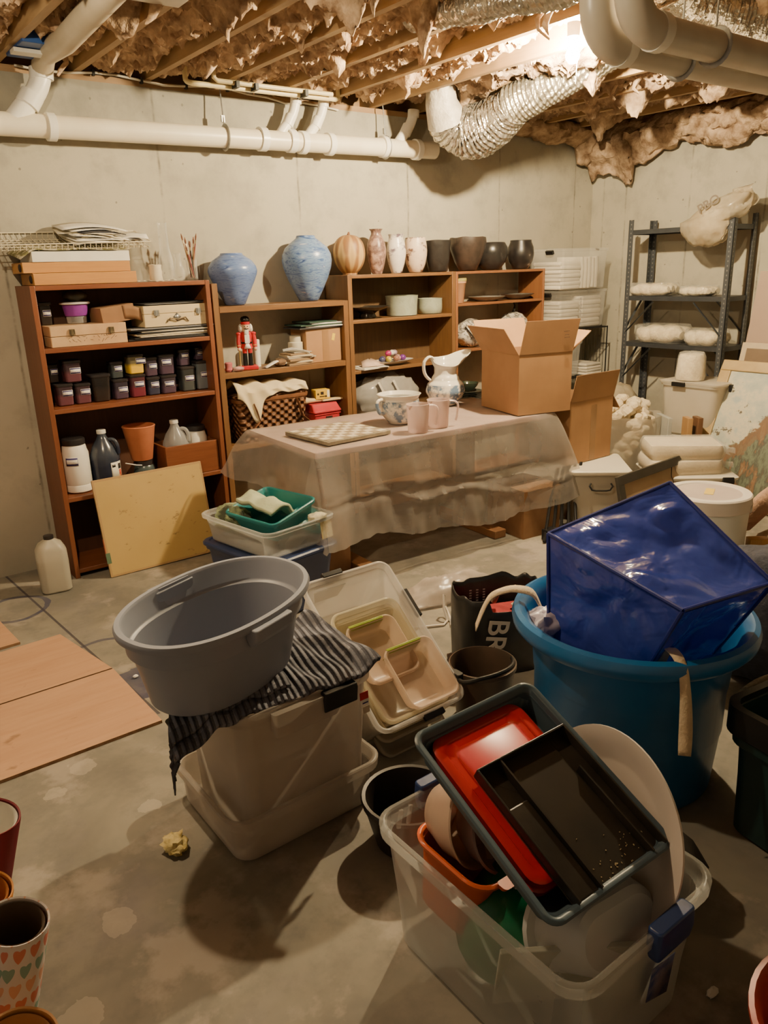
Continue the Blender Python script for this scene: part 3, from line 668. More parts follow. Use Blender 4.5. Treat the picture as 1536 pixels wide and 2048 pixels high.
def gallon(name, label, loc, r, h, body, cap, liquid=None, lz=.5, rz=0, sq=False):
    t = thing(name, label, 'jug', loc, rz)
    if sq: b = B().rr([(r*1.7, r*1.5, 0, r*.4), (r*1.95, r*1.75, .01, r*.45), (r*2, r*1.8, h*.55, r*.5), (r*1.95, r*1.75, h*.74, r*.5), (r*1.5, r*1.3, h*.86, r*.5), (.05, .05, h*.93, .022), (.042, .042, h*.97, .02)])
    else: b = B().lathe([(r-.012, 0), (r, .01), (r, h*.50), (r*.97, h*.56), (r*.72, h*.72), (r*.40, h*.84), (.024, h*.89), (.021, h*.95)], 28, True, True)
    b.obj('jug_body', body, t)
    if liquid:
        if sq: B().rr([(r*1.68, r*1.5, .004, r*.4), (r*1.9, r*1.7, .02, r*.45), (r*1.95, r*1.74, h*lz, r*.5)]).obj('liquid', liquid, t)
        else: B().lathe([(r-.014, .004), (r-.003, .012), (r-.003, h*lz)], 28, True, True).obj('liquid', liquid, t)
    B().lathe([(.024, h*.93), (.0255, h*.935), (.0255, h*.995), (.022, h)], 20, True, True).obj('cap', cap, t)
    if not sq: B().tube(bend((r*.35, -r*.3, h*.82), (r*.86, -r*.66, h*.86), (r*.80, -r*.62, h*.57), 8), .011, 10).obj('handle', body, t)
    return t
t = gallon('dye_jug', 'dark blue gallon jug with white cap and picture label', (1.318, 4.365, S3), .082, .325, jar_mat('blue_jug', (.02, .025, .05), (.05, .06, .085), .2), JM['white'])
b = B().grid(lambda u, v: (.0835*math.sin(.05+u*.95), -.0835*math.cos(.05+u*.95), .03+.115*v), 8, 2).obj('paper_label', pm('picture_label', (.72, .70, .62), (.66, .62, .5), 9, .6), t, thick=.0006)
for a, zz, c, ww, hh in ((.25, .125, 'brush_black', .25, .016), (.75, .118, 'dark_gap', .3, .03), (.78, .075, 'label_red', .26, .045), (.68, .055, 'label_orange', .14, .03)):
    m_ = MATS.get(c) or pm(c, (.55, .08, .03) if 'red' in c else (.65, .28, .06), rough=.6)
    B().grid(lambda u, v: (.0845*math.sin(a-ww/2+u*ww), -.0845*math.cos(a-ww/2+u*ww), zz-hh/2+hh*v), 5, 2).obj('label_print', m_, b, thick=.0004)
terra = pm('terracotta', (.50, .17, .075), (.42, .13, .055), 7, .8, bump=.05)
t = thing('plastic_jar', 'squat blue-green jar under the terracotta pot', 'jar', (1.535, 4.35, S3))
B().lathe([(.045, 0), (.06, .015), (.064, .05), (.056, .085), (.05, .092)], 26, True, True).obj('jar_body', jar_mat('teal_jar', (.08, .12, .13), (.06, .085, .09)), t)
B().lathe([(.053, .09), (.054, .118), (.05, .121)], 26, True, True).obj('lid', lidm, t)
B().grid(lambda u, v: (.0652*math.sin(.1+u*.8), -.0652*math.cos(.1+u*.8), .028+.02*v), 6, 2).obj('paper_label', LAB, t, thick=.0005)
t = B().lathe([(0, .003), (.055, .003), (.058, 0), (.060, .004), (.09, .185), (.094, .196), (.090, .2), (.084, .196), (.054, .012), (0, .012)], 30).obj('terracotta_pot', terra, loc=(1.528, 4.35, S3+.1225))
tag(t, 'plain terracotta flower pot balanced on a jar lid', 'flower pot')
o = B().tube([(1.41, 4.30, S3+.125), (1.47, 4.295, S3+.105), (1.50, 4.29, S3+.10)], .0035, 6).obj('white_stick', pc[0]); tag(o, 'thin white stick poking out by the blue-green jar', 'stick')
o = B().ball((0, 0, .022), (.075, .05, .024), 18, 8, lambda d: 1+.25*noise.noise(d*2.5)).obj('folded_rag', pc[0], loc=(1.475, 4.30, S3)); tag(o, 'small white rag in front of the blue-green jar', 'rag')
t = thing('wooden_crate', 'reddish open wooden box holding two containers', 'crate', (1.80, 4.37, S3))
b = B(); b.bx(-.165, .165, -.115, -.10, 0, .185).bx(-.165, .165, .10, .115, 0, .185).bx(-.165, -.15, -.10, .10, 0, .185).bx(.15, .165, -.10, .10, 0, .185).bx(-.15, .15, -.10, .10, 0, .015)
b.obj('crate_body', redh, t, bevel=.002, smooth=False)

gallon('plastic_jug', 'clear gallon jug standing inside the wooden crate', (1.755, 4.38, S3+.016), .078, .302, jugc, JM['white'])
round_jar('white jar with black lid inside the wooden crate', (1.893, 4.39, S3+.016), .062, .25, .056, .03, JM['white'], lab=False)

# yellow drawing board leaning on the bookcase
ybm, nt = new_mat('yellow_board'); g = G(nt); co = g.coord('Object')
c = g.ramp(g.noise(co, 3, 3), [(.3, (.55, .39, .15)), (.7, (.49, .34, .12))])
c = g.mix(g.ramp(g.noise(g.coord('Object', (5, 9, 5)), 2.6, 4, .7), [(.62, 0), (.69, .8)]), c, (.22, .14, .06))
x, y, z = g.sep(g.coord('Generated'))
ed = g.math('MAXIMUM', g.math('GREATER_THAN', g.math('ABSOLUTE', g.math('SUBTRACT', x, .5)), .482), g.math('GREATER_THAN', g.math('ABSOLUTE', g.math('SUBTRACT', y, .5)), .478))
c = g.mix(g.math('MULTIPLY', ed, .75), c, (.40, .25, .12)); g.out(g.bsdf(c, .55))
t = thing('drawing_board', 'mustard yellow board leaning against the first bookcase', 'board', (0, 0, 0))
frame(t, (1.505, 4.108, .005), (1, -.012, .008), (.03, .10, .545))
B().rr([(.640, .55, 0, .004), (.640, .55, .014, .004)], n=2).xf().obj('board_panel', ybm, t, (0, .275, -.014), bevel=.0015)
B().box((-.3205, .17, -.007), (.004, .10, .0165)).obj('edge_tape', pm('red_tape', (.42, .12, .06), rough=.6), t)
B().box((-.312, .11, .0005), (.024, .06, .002)).obj('corner_tape', pm('green_tape', (.10, .17, .10), rough=.6), t)
milk = pm('milky_jug', (.70, .66, .56), (.64, .60, .50), 4, .35, alpha=.75, transl=.35)
t = gallon('plastic_jug', 'milky white gallon jug with black cap on the floor', (.905, 4.155, .001), .078, .31, milk, lidm, pm('milky_liquid', (.66, .62, .52), rough=.3, alpha=.8), .58, R(-8), True)
# ------------------------------------------------------------------ second bookcase
def swirl(name, cols, st=(1, 1, 5), sc=3.2, dist=2.2, rough=.3, det=5, lo=.3, hi=.7):
    m, nt = new_mat(name); g = G(nt); co = g.coord('Object', st, (0, .25, 0))
    n = g.noise(co, sc, det, .6, dist); k = len(cols)
    g.out(g.bsdf(g.ramp(n, [(lo+(hi-lo)*i/(k-1), c) for i, c in enumerate(cols)]), rough, spec=.5)); return m
blue1 = swirl('vase_blue', [(.04, .08, .24), (.09, .15, .38), (.16, .24, .48), (.10, .17, .40), (.45, .50, .60)], (2.2, 2.2, 9))
blue2 = swirl('vase_blue_streaked', [(.03, .065, .20), (.08, .15, .38), (.22, .34, .54), (.09, .16, .40), (.70, .70, .70)], (2.0, 2.0, 8))
def pot(name, label, cat, loc, prof, mat_, seg=36, wall=.006, cap=True, grp=None, jit=0):
    inner = [(max(.004, r-wall), z) for r, z in reversed(prof) if z > prof[0][1]+wall*1.2]
    b = B().lathe([(.004, prof[0][1])]+prof+inner+[(.004, prof[0][1]+wall*1.5)], seg)
    if jit: b.jitter(jit, 14)
    o = b.obj(name, mat_, loc=loc, ang=60); return tag(o, label, cat, grp)
def prof(r, h, pts): return [(r*a, h*b) for a, b in pts]
Z2 = 1.4185
pot('blue_vase', 'wide short blue swirled vase with flat collar', 'vase', (2.235, 4.40, Z2), prof(.148, .30, [(.36, 0), (.42, .02), (.60, .2), (.82, .42), (.96, .58), (1, .66), (.96, .75), (.80, .86), (.52, .95), (.46, .97), (.44, 1)]), blue1)
pot('blue_vase', 'larger pear shaped blue and white streaked vase', 'vase', (2.765, 4.40, Z2), prof(.160, .40, [(.34, 0), (.40, .02), (.58, .16), (.82, .36), (.96, .52), (1, .62), (.97, .72), (.84, .82), (.60, .90), (.40, .96), (.36, 1)]), blue2)
SB = 1.033
red = pm('nutcracker_red', (.55, .025, .03), (.45, .02, .025), 9, .35); blk = pm('gloss_black', (.012, .012, .012), rough=.25); skin = pm('painted_skin', (.75, .50, .34), rough=.4); fur = pm('white_fur', (.75, .72, .68), (.6, .57, .53), 30, .95, bump=.6); gold = pm('gold_paint', (.62, .42, .12), rough=.35, metal=.5)
t = thing('nutcracker', 'red coated wooden nutcracker soldier with black hat', 'nutcracker', (2.262, 4.345, SB), R(-18))
B().box((0, 0, .012), (.115, .075, .024)).obj('base', red, t, bevel=.004)
for s in (-1, 1):
    B().lathe([(.016, .024), (.015, .045), (.0135, .10)], 14, True, True).xf().obj('boot', blk, t, (.0165*s, -.005, 0))
    B().lathe([(.0135, .10), (.016, .135)], 14, True, True).obj('leg', red, t, (.0165*s, -.005, 0))
    a = B(); a.tube([(.044*s, 0, .215), (.050*s, -.004, .17), (.050*s, -.012, .135)], [.013, .013, .012], 10); a.ball((.046*s, 0, .217), (.016, .016, .010), 12, 8); ar = a.obj('arm', red, t)
    B().ball((.050*s, -.014, .125), (.011, .011, .013), 10, 8).obj('hand', skin, ar)
    B().tube([(.05*s, -.008, .148), (.05*s, -.009, .143)], .0145, 10).obj('cuff', gold, ar)
B().lathe([(.030, .125), (.038, .13), (.030, .165), (.036, .205), (.030, .225), (.015, .23)], 18, True, True, 1, .8).obj('coat', red, t)
B().box((0, -.0285, .185), (.030, .006, .05)).obj('shirt_front', pm('white_card2', (.8, .76, .7), rough=.6), t, bevel=.002)
B().lathe([(.0345, .158), (.0345, .168)], 18, True, True, 1, .85).obj('belt', blk, t)
B().add([(-.022, -.028, .128), (.022, -.028, .128), (.010, -.029, .158), (-.010, -.029, .158)], [(0, 1, 2, 3)]).obj('coat_flap', pm('white_card2', (.8, .76, .7), rough=.6), t, thick=.003)
h = B().lathe([(.020, .228), (.0245, .235), (.025, .272)], 18, True, True).obj('head', skin, t)
B().ball((0, -.026, .252), (.004, .006, .005), 8, 6).obj('nose', skin, h)
for s in (-1, 1): B().ball((.009*s, -.0235, .260), (.0035, .002, .0035), 8, 6).obj('eye', blk, h)
B().tube([(-.014, -.022, .247), (0, -.027, .244), (.014, -.022, .247)], .003, 6).obj('moustache', blk, h)
B().ball((0, -.024, .222), (.014, .007, .024), 12, 10, lambda d: 1+.2*noise.noise(d*4)).obj('beard', fur, h)
for s in (-1, 1): B().ball((.030*s, .004, .248), (.014, .018, .026), 12, 10, lambda d: 1+.25*noise.noise(d*5)).obj('hair', fur, h)
B().lathe([(.027, .272), (.028, .285), (.026, .287)], 18, True, True).obj('hat_band', red, t)
B().ball((0, 0, .300), (.028, .026, .022), 16, 10, lambda d: 1+.15*noise.noise(d*5)).obj('hat', blk, t)
B().tube([(-.050, -.018, .022), (-.050, -.018, .135)], .004, 8).obj('staff', gold, t)
B().ball((-.05, -.018, .028), (.007, .007, .007), 8, 6).obj('staff_foot', gold, t)
o = B().lathe([(.024, 0), (.024, .165), (.02, .168)], 20, True, True).obj('paper_roll', pc[0], loc=(2.375, 4.44, SB)); tag(o, 'white paper roll standing behind the nutcracker', 'paper roll')
o = B().lathe([(.020, 0), (.026, .012), (.021, .024), (.024, .05), (.018, .056)], 18, True, True).obj('pink_spool', pm('pink_felt', (.45, .13, .15), rough=.9), loc=(2.120, 4.33, SB)); tag(o, 'small pink spool beside the nutcracker', 'spool')
o = B().ball((0, 0, .014), (.035, .028, .016), 12, 8, lambda d: 1+.3*noise.noise(d*3)).obj('crumpled_ribbon', pm('pink_paper', (.55, .35, .32), (.4, .2, .2), 20, .8), loc=(2.17, 4.30, SB)); tag(o, 'crumpled pinkish ribbon at the nutcracker\'s foot', 'ribbon')
t = thing('cardboard_box', 'closed brown carton with yellow sticker on the vase bookcase', 'box', (2.865, 4.40, SB))
B().rr([(.135*2, .19, 0, .003), (.135*2, .19, .215, .003)]).obj('box_body', card, t, (-.063, 0, 0), bevel=.002)
B().box((-.05, -.0955, .108), (.05, .001, .214)).obj('packing_tape', pm('brown_tape', (.33, .19, .09), rough=.3), t)
B().box((.012, -.0958, .155), (.022, .0015, .045), (0, R(15), 0)).obj('sticker', pm('yellow_sticker', (.85, .60, .03), rough=.5), t)
nb = [pm('notebook_green', (.03, .07, .055), rough=.6), pm('notebook_white', (.72, .70, .66), rough=.7), pm('notebook_dark', (.05, .05, .055), rough=.6)]
for i in range(5):
    w = (.36, .30, .34, .26, .22)[i]
    o = B().rr([(w, .20, 0, .003), (w, .20, .008, .003)]).obj('notebook', nb[(2, 1, 0, 1, 0)[i]], loc=(2.79+(.0, .03, .0, .05, .0)[i], 4.39, SB+.217+.0086*i), rot=(0, 0, R((2, -3, 1, -1, 4)[i])), bevel=.001)
    tag(o, ('dark thin book lowest on the stickered carton', 'white pad second up on the stickered carton', 'green folder midway up the pile on the stickered carton', 'white pad second from the top on the stickered carton', 'small green notebook topmost on the stickered carton')[i], 'notebook', 'notebooks on the stickered carton')
twine = pm('cream_tin', (.68, .64, .52), (.60, .56, .44), 8, .35)
bk = [pm('sketch_brown', (.30, .20, .11), rough=.8), pm('sketch_cream', (.62, .52, .36), rough=.8), pm('sketch_grey', (.40, .36, .30), rough=.8)]
zz = SB
for i in range(7):
    w, d, hh = (.19, .20, .17, .21, .18, .16, .13)[i], (.15, .14, .15, .13, .14, .12, .11)[i], (.013, .011, .013, .009, .011, .009, .007)[i]
    o = B().rr([(w, d, 0, .002), (w, d, hh, .002)]).obj('sketchbook', bk[(0, 1, 0, 2, 1, 0, 2)[i]], loc=(2.60-.012*(i % 3)+.006*i, 4.35, zz+.0008), rot=(0, 0, R((4, -6, 9, 2, -8, 5, -3)[i])), bevel=.001)
    zz += hh+.001
    tag(o, 'worn sketchbook '+(ORD[i] if i < 6 else 'topmost')+' in the low stack beside the stickered carton', 'book', 'worn sketchbooks beside the carton')
t = thing('tin_can', 'two-part cream tin standing on the sketchbooks', 'tin', (2.628, 4.375, zz+.001), (0, 0, 0))
B().lathe([(.047, 0), (.050, .004), (.050, .054), (.042, .058)], 24, True, True).obj('can_body', twine, t); B().lathe([(.036, .058), (.038, .062), (.038, .094), (.034, .098)], 24, True, True).obj('lid', twine, t)
o = B().tube([(2.505, 4.33, zz+.015), (2.56, 4.315, zz+.020), (2.61, 4.305, zz+.012), (2.665, 4.30, zz-.005), (2.69, 4.29, zz-.04)], [.012, .017, .016, .015, .012], 10, True, (1.3, .6)).jitter(.006, 30).obj('plastic_sleeve', clearp); tag(o, 'crumpled clear plastic sleeve draped over the sketchbooks', 'plastic sleeve')
o = B().ball((0, 0, .022), (.045, .035, .024), 16, 9, lambda d: 1+.35*noise.noise(d*4)).obj('fabric_scrap', pm('brown_yarn', (.20, .12, .07), (.10, .06, .035), 20, .95, bump=.6), loc=(2.475, 4.32, SB)); tag(o, 'brown fibrous scrap in front of the sketchbooks', 'scrap')
o = B().grid(lambda u, v: ((u-.5)*.09, (v-.5)*.07, .004+.035*u+.004*math.sin(v*5)), 5, 4).obj('paper_card', pc[0], loc=(2.395, 4.31, SB), thick=.002); tag(o, 'white folded card leaning near the nutcracker base', 'card')
# basket with cloth
def weave(name, c1, c2, nx, nz):
    m, nt = new_mat(name); g = G(nt); co = g.coord('Generated'); x, y, z = g.sep(g.coord('Object'))
    u = g.math('ADD', x, y); a = g.math('SINE', g.math('MULTIPLY', u, nx)); b_ = g.math('SINE', g.math('MULTIPLY', z, nz)); p = g.math('MULTIPLY', a, b_)
    c = g.mix(g.math('MULTIPLY_ADD', p, 2.2, .5, clamp=True), c2, c1); n = g.noise(g.coord('Object'), 12, 3)
    c = g.mix(g.math('MULTIPLY', n, .6), c, tuple(q*.5 for q in c1))
    row = g.math('LESS_THAN', g.math('ABSOLUTE', b_), .22); c = g.mix(g.math('MULTIPLY', row, .7), c, tuple(q*.3 for q in c2))
    g.out(g.bsdf(c, .5, normal=g.bump(p, .8, .02))); return m
wv = weave('splint_weave', (.26, .115, .048), (.17, .072, .032), 105, 135)
bw = pm('basket_rim', (.22, .095, .04), (.16, .065, .03), 9, .5)
SL = .586
t = thing('picnic_basket', 'brown woven splint picnic basket heaped with cloth', 'basket', (2.385, 4.375, SL))
B().rr([(.44, .17, 0, .02), (.47, .19, .10, .03), (.50, .205, .24, .03), (.50, .205, .262, .03), (.48, .185, .262, .03), (.44, .15, .02, .02)], True, True).obj('basket_body', wv, t)
B().rr([(.51, .213, .25, .03), (.515, .218, .262, .03), (.515, .218, .274, .03), (.49, .193, .274, .03), (.49, .193, .25, .03)], False, False).obj('rim_band', bw, t)
B().rr([(.50, .205, .276, .03), (.505, .21, .28, .03), (.505, .21, .290, .03), (.48, .18, .296, .03)]).obj('lid', wv, t)
for x in (-.12, .19):
    B().tube([(x-.035, -.115, .245), (x-.02, -.122, .20), (x-.0, -.118, .13), (x-.10*(1 if x < 0 else -1)*.8, -.125, .06)], .014, 8, True, (1, .35)).obj('handle', bw, t)
canvas = pm('cream_canvas', (.70, .60, .40), (.62, .52, .33), 6, .9, bump=.15, bs=14)
def clothfn(u, v):
    x = -.25+.50*u; y = -.13+.22*v
    f = max(0, 1-v/.36); sel = math.exp(-((u-.22)/.13)**2)
    if v < .36:
        z = .325-f*(.03+.17*sel)+.006*math.sin(u*23); y = -.116-.012*math.sin(u*17+v*4)**2-.018*(1-f)*0-.006*f
        x = x*(1-.25*f*sel)-.02*f*sel
    else:
        q = (v-.36)/.64; y = -.118+.23*q; z = .325+.055*math.sin(PI*min(1, q*1.1+.08))*(1-.55*u)+.014*math.sin(u*21+q*6)+.012*noise.noise(V((u*7, v*6, 2)))
    return (x, y, z)
o = B().grid(clothfn, 60, 24).obj('canvas_cloth', canvas, loc=(2.375, 4.38, SL), thick=.004); tag(o, 'crumpled cream canvas cloth spilling over the picnic basket', 'cloth')
# red lunch box etc
rp = pm('red_plastic', (.50, .035, .05), (.42, .03, .04), 8, .35)
t = thing('lunch_box', 'red plastic box with gabled lid behind the table edge', 'box', (2.79, 4.37, SL))
B().rr([(.19, .16, 0, .012), (.205, .17, .115, .014)]).obj('box_body', rp, t, bevel=.002)
B().rr([(.222, .185, .117, .014), (.222, .185, .128, .014), (.215, .178, .130, .014), (.20, .10, .172, .01)]).obj('lid', rp, t, bevel=.003)
B().box((.01, -.0875, .085), (.05, .004, .010)).obj('latch_slot', dark, t); B().box((0, -.086, .105), (.205, .006, .006)).obj('rib', rp, t)
t = thing('wooden_paddle', 'pale wooden handled tool lying across the red box', 'wooden tool', (2.79, 4.36, SL+.174), R(-5))
B().tube([(-.15, 0, .022), (-.11, 0, .022), (-.09, 0, .02), (-.04, 0, .018), (.0, 0, .016)], [.020, .024, .018, .014, .012], 14).obj('handle', cream_w, t); B().rr([(.16, .05, 0, .01), (.16, .05, .012, .01)]).obj('blade', cream_w, t, (.08, 0, .008), bevel=.002)
t = thing('bulb_carton', 'small yellow printed carton on the wooden tool', 'box', (2.80, 4.375, SL+.197), R(-8))
yb = pm('yellow_card', (.78, .50, .02), (.72, .44, .02), 6, .5)
B().rr([(.105, .07, 0, .002), (.105, .07, .062, .002)]).obj('carton_body', yb, t, bevel=.001)
b = B(); b.box((-.035, -.0355, .035), (.012, .001, .012)).box((-.005, -.0355, .04), (.022, .001, .02)).box((-.005, -.0355, .018), (.04, .001, .006)).box((.022, -.0355, .018), (.010, .001, .012)); b.obj('carton_print', dark, t)
B().box((.040, -.0357, .034), (.018, .001, .046)).obj('picture_panel', pc[0], t)
o = B().ball((0, 0, .05), (.03, .05, .06), 14, 10, lambda d: 1+.2*noise.noise(d*4)).obj('plastic_bag', clearp, loc=(2.905, 4.42, SL)); tag(o, 'crumpled clear plastic bag beside the red box', 'bag')

# ------------------------------------------------------------------ pots on the tall bookcases
T3 = 1.5725
gm, nt = new_mat('gourd_stripes'); g = G(nt); x, y, z = g.sep(g.coord('Object')); an = g.math('ARCTAN2', y, x)
st = g.math('SINE', g.math('MULTIPLY_ADD', an, 9, g.math('MULTIPLY', g.noise(g.coord('Object'), 9, 2), 1.6)))
fl = g.math('MULTIPLY_ADD', g.math('ABSOLUTE', g.math('SUBTRACT', z, .12)), -14, .9)
c = g.mix(g.math('MULTIPLY_ADD', g.math('ADD', st, fl), .9, .3, clamp=True), (.26, .13, .05), (.52, .34, .13)); g.out(g.bsdf(c, .5))
t = thing('gourd_jar', 'ribbed tan and brown gourd jar with small stem', 'jar', (3.105, 4.41, T3))
B().grid(lambda u, v: (lambda a, q: ((q[0]*(1+.035*abs(math.sin(a*4.5))))*math.cos(a), (q[0]*(1+.035*abs(math.sin(a*4.5))))*math.sin(a), q[1]))(2*PI*u, (max(.110*max(0, math.sin(PI*v))**.78*(1-.22*(1-v)**2), .048 if v < .25 else .004), .252*(1-math.cos(PI*v))/2)), 72, 24, True).obj('jar_body', gm, t)
B().tube([(0, 0, .25), (.004, 0, .262), (.002, 0, .27)], [.012, .008, .006], 10).obj('stem', bw, t)
smoke = swirl('smoked_clay', [(.60, .44, .36), (.46, .30, .24), (.15, .085, .075), (.42, .28, .23), (.62, .48, .40)], (1, 1, 1), 11, .5, .35)
whit = swirl('white_clay_mark', [(.78, .72, .66), (.80, .75, .69), (.78, .72, .66), (.76, .70, .65), (.16, .12, .16)], (1, 1, 1.3), 11, .4, .3, 3, .33, .61)
crm = swirl('cream_clay_mark', [(.74, .58, .44), (.76, .61, .48), (.72, .56, .43), (.74, .58, .45), (.14, .07, .05)], (1, 1, 1.3), 11, .4, .35, 3, .33, .60)
pot('tall_vase', 'tall brown smoke marbled vase with flared lip', 'vase', (3.325, 4.40, T3), prof(.066, .288, [(.5, 0), (.55, .02), (.80, .2), (.98, .42), (1, .56), (.90, .70), (.62, .84), (.50, .90), (.54, .96), (.72, 1)]), smoke)
pot('white_vase', 'slim white vase with one dark smoke mark', 'vase', (3.500, 4.405, T3), prof(.068, .256, [(.5, 0), (.55, .02), (.84, .25), (1, .48), (1, .60), (.90, .76), (.74, .88), (.72, .94), (.80, 1)]), whit)
pot('cream_vase', 'open cream vase with brown burn marks at the rim', 'vase', (3.675, 4.405, T3), prof(.082, .234, [(.5, 0), (.58, .02), (.84, .25), (.98, .5), (1, .62), (.97, .78), (.90, .92), (.86, 1)]), crm)
blackc = swirl('black_fired', [(.012, .011, .011), (.03, .027, .026), (.02, .018, .018), (.10, .085, .08)], (1, 1, 1), 7, .4, .3)
brownb = swirl('brown_black_fired', [(.025, .02, .018), (.06, .042, .034), (.03, .023, .02), (.15, .095, .07)], (1, 1, 1), 6, .4, .35)
half = swirl('half_white_fired', [(.015, .013, .013), (.03, .025, .024), (.05, .04, .035), (.55, .48, .42)], (.8, 1.4, 1.4), 5, .3, .35, 2, .42, .66)
pot('black_pot', 'straight sided glossy black pot with uneven rim', 'pot', (3.880, 4.40, T3), prof(.092, .215, [(.72, 0), (.78, .02), (.92, .4), (.98, .75), (1, .96), (1, 1)]), blackc, jit=.006)
pot('brown_bowl', 'large dark brown black bowl with cracked rim', 'bowl', (4.165, 4.39, T3), prof(.138, .235, [(.42, 0), (.48, .02), (.72, .28), (.92, .62), (.98, .85), (.96, 1)]), brownb, jit=.007)
pot('round_pot', 'low rounded black pot with narrowed mouth', 'pot', (4.440, 4.42, T3), prof(.128, .200, [(.45, 0), (.55, .03), (.86, .28), (1, .58), (.96, .82), (.84, .96), (.80, 1)]), blackc)
pot('two_tone_pot', 'round black pot with pale patch near its foot', 'pot', (4.735, 4.39, T3), prof(.104, .215, [(.5, 0), (.6, .03), (.9, .26), (1, .5), (.95, .76), (.80, .93), (.80, 1)]), half)
cel = swirl('celadon_glaze', [(.30, .34, .27), (.38, .42, .34), (.34, .37, .29), (.44, .46, .38)], (1, 1, 1), 9, .5, .15)
Z3 = 1.284
pot('celadon_bowl', 'taller pale green celadon pot on the brown shelf', 'pot', (3.535, 4.40, Z3), prof(.116, .138, [(.86, 0), (.93, .03), (.95, .5), (1, .96), (1.02, 1)]), cel, wall=.008)
pot('celadon_bowl', 'lower pale green celadon pot on the brown shelf', 'pot', (3.795, 4.40, Z3), prof(.094, .108, [(.86, 0), (.95, .04), (.99, .4), (.98, .9), (1.0, 1)]), cel, wall=.008)
dk = pm('dark_glaze', (.02, .02, .02), (.05, .04, .03), 7, .15)
pot('dark_platter', 'wide dark footed platter beside the celadon pots', 'platter', (3.225, 4.39, Z3), [(.055, 0), (.06, .01), (.05, .03), (.07, .045), (.15, .07), (.160, .078)], dk)
# tray of painted eggs
Z4 = .953
t = pot('white_tray', 'oval white dish carrying painted eggs', 'dish', (3.40, 4.36, Z4+.012), [(.10, 0), (.12, .004), (.155, .018), (.16, .021)], pm('white_glaze', (.74, .70, .64), rough=.2)); t.scale = (1.15, .62, 1)
for i in range(3):
    o = B().rr([(.23-.02*i, .17, 0, .002), (.23-.02*i, .17, .003, .002)]).obj('paper_sheet', pc[(0, 3, 0)[i]], loc=(3.175+.01*i, 4.33, Z4+.001+.004*i), rot=(0, 0, R(6-7*i))); tag(o, ('lowest', 'middle', 'upper')[i]+' pale flat sheet under the folded cards by the egg dish', 'paper', 'flat sheets beside the egg dish')
for i in range(2):
    o = B().add([(-.05, -.04, 0), (.05, -.05, .004), (.02, .05, .045), (-.035, .04, .03)], [(0, 1, 2, 3)]).obj('folded_card', pm('pink_card', (.68, .50, .40), rough=.8), loc=(3.16+.07*i, 4.32, Z4+.016), rot=(0, 0, R(-20+45*i)), thick=.002); tag(o, ('folded pinkish card propped farther from the eggs', 'folded pinkish card propped against the egg dish')[i], 'card', 'folded cards beside the egg dish')
egg = [('purple', (.22, .12, .30)), ('magenta', (.62, .04, .22)), ('white', (.78, .72, .68)), ('yellow', (.78, .55, .05)), ('violet', (.25, .06, .38)), ('teal', (.12, .22, .24)), ('copper', (.45, .22, .15)), ('navy', (.08, .09, .20)), ('lilac', (.50, .38, .48)), ('grey', (.35, .33, .33)), ('rose', (.60, .32, .30))]
ep = [(-.075, .01, 0), (-.045, -.02, 0), (-.012, .02, 0), (.02, -.025, 0), (.052, .0, 0), (.09, -.01, 0), (-.10, -.015, 0), (.075, .03, 0), (-.03, .0, .036), (.005, .005, .038), (.035, .015, .036)]
order = [0, 3, 5, 6, 10, 4, 7, 9, 1, 2, 8]
for (x, y, z), k in zip(ep, order):
    nm, c = egg[k]
    o = B().ball((0, 0, 0), (.022, .021, .024), 14, 10, lambda d: 1-.08*d.z*(1 if d.z > 0 else 0)).obj('painted_egg', swirl('egg_'+nm, [c, tuple(q*.6 for q in c), tuple(min(.8, q*1.4) for q in c)], (1, 1, 1), 30, .5, .3), loc=(3.40+x, 4.355+y, Z4+.046+z), rot=(R(70), 0, k)); tag(o, nm+' painted egg in the oval white dish', 'egg', 'painted eggs in the dish')
# plastic wrapped bundle on the bottom shelf
wrap = pm('wrapping_film', (.55, .53, .50), (.40, .38, .36), 7, .22, alpha=.5, edge=.4)
t = thing('wrapped_bundle', 'grey bundle wrapped in clear plastic on the low shelf', 'bundle', (3.34, 4.38, SL))
B().ball((-.05, 0, .15), (.22, .10, .15), 30, 18, lambda d: 1+.12*noise.noise(d*4)).obj('inner_cloth', pm('dark_grey_cloth', (.20, .19, .18), (.13, .125, .12), 6, .8), t)
B().ball((0, -.005, .15), (.30, .115, .165), 36, 22, lambda d: 1+.13*noise.noise(d*5)+.05*noise.noise(d*13)).obj('film', wrap, t)
for x in (-.10, .03):
    B().tube([(x-.02, -.10, .27), (x, -.13, .20), (x+.01, -.13, .10), (x+.005, -.11, .05)], .022, 8, True, (1, .2)).obj('pale_strap', pm('pale_strap', (.62, .58, .52), rough=.5), t)

# orange bookcase contents
t = pot('terracotta_pot', 'small peach flower pot with mossy yellow rim', 'flower pot', (4.045, 4.36, 1.346), prof(.058, .175, [(.62, 0), (.65, .01), (.92, .80), (.98, .81), (1, .98), (.98, 1)]), pm('peach_clay', (.55, .30, .17), (.48, .26, .14), 8, .75))
B().lathe([(.0585, .155), (.0605, .160), (.0595, .176), (.055, .178)], 28).obj('rim_band', pm('moss_yellow', (.42, .36, .10), rough=.8), t)
pot('stoneware_plate', 'grey rimmed stoneware plate beside the peach pot', 'plate', (4.37, 4.39, 1.346), [(.08, 0), (.085, .006), (.135, .028), (.142, .034)], pm('grey_glaze', (.36, .34, .30), (.26, .24, .21), 9, .25))
pot('stoneware_plate', 'dark stoneware plate at the end of the upper shelf', 'plate', (4.70, 4.39, 1.346), [(.07, 0), (.08, .010), (.135, .035), (.14, .04)], pm('dark_grey_glaze', (.20, .19, .17), (.12, .11, .10), 9, .25))
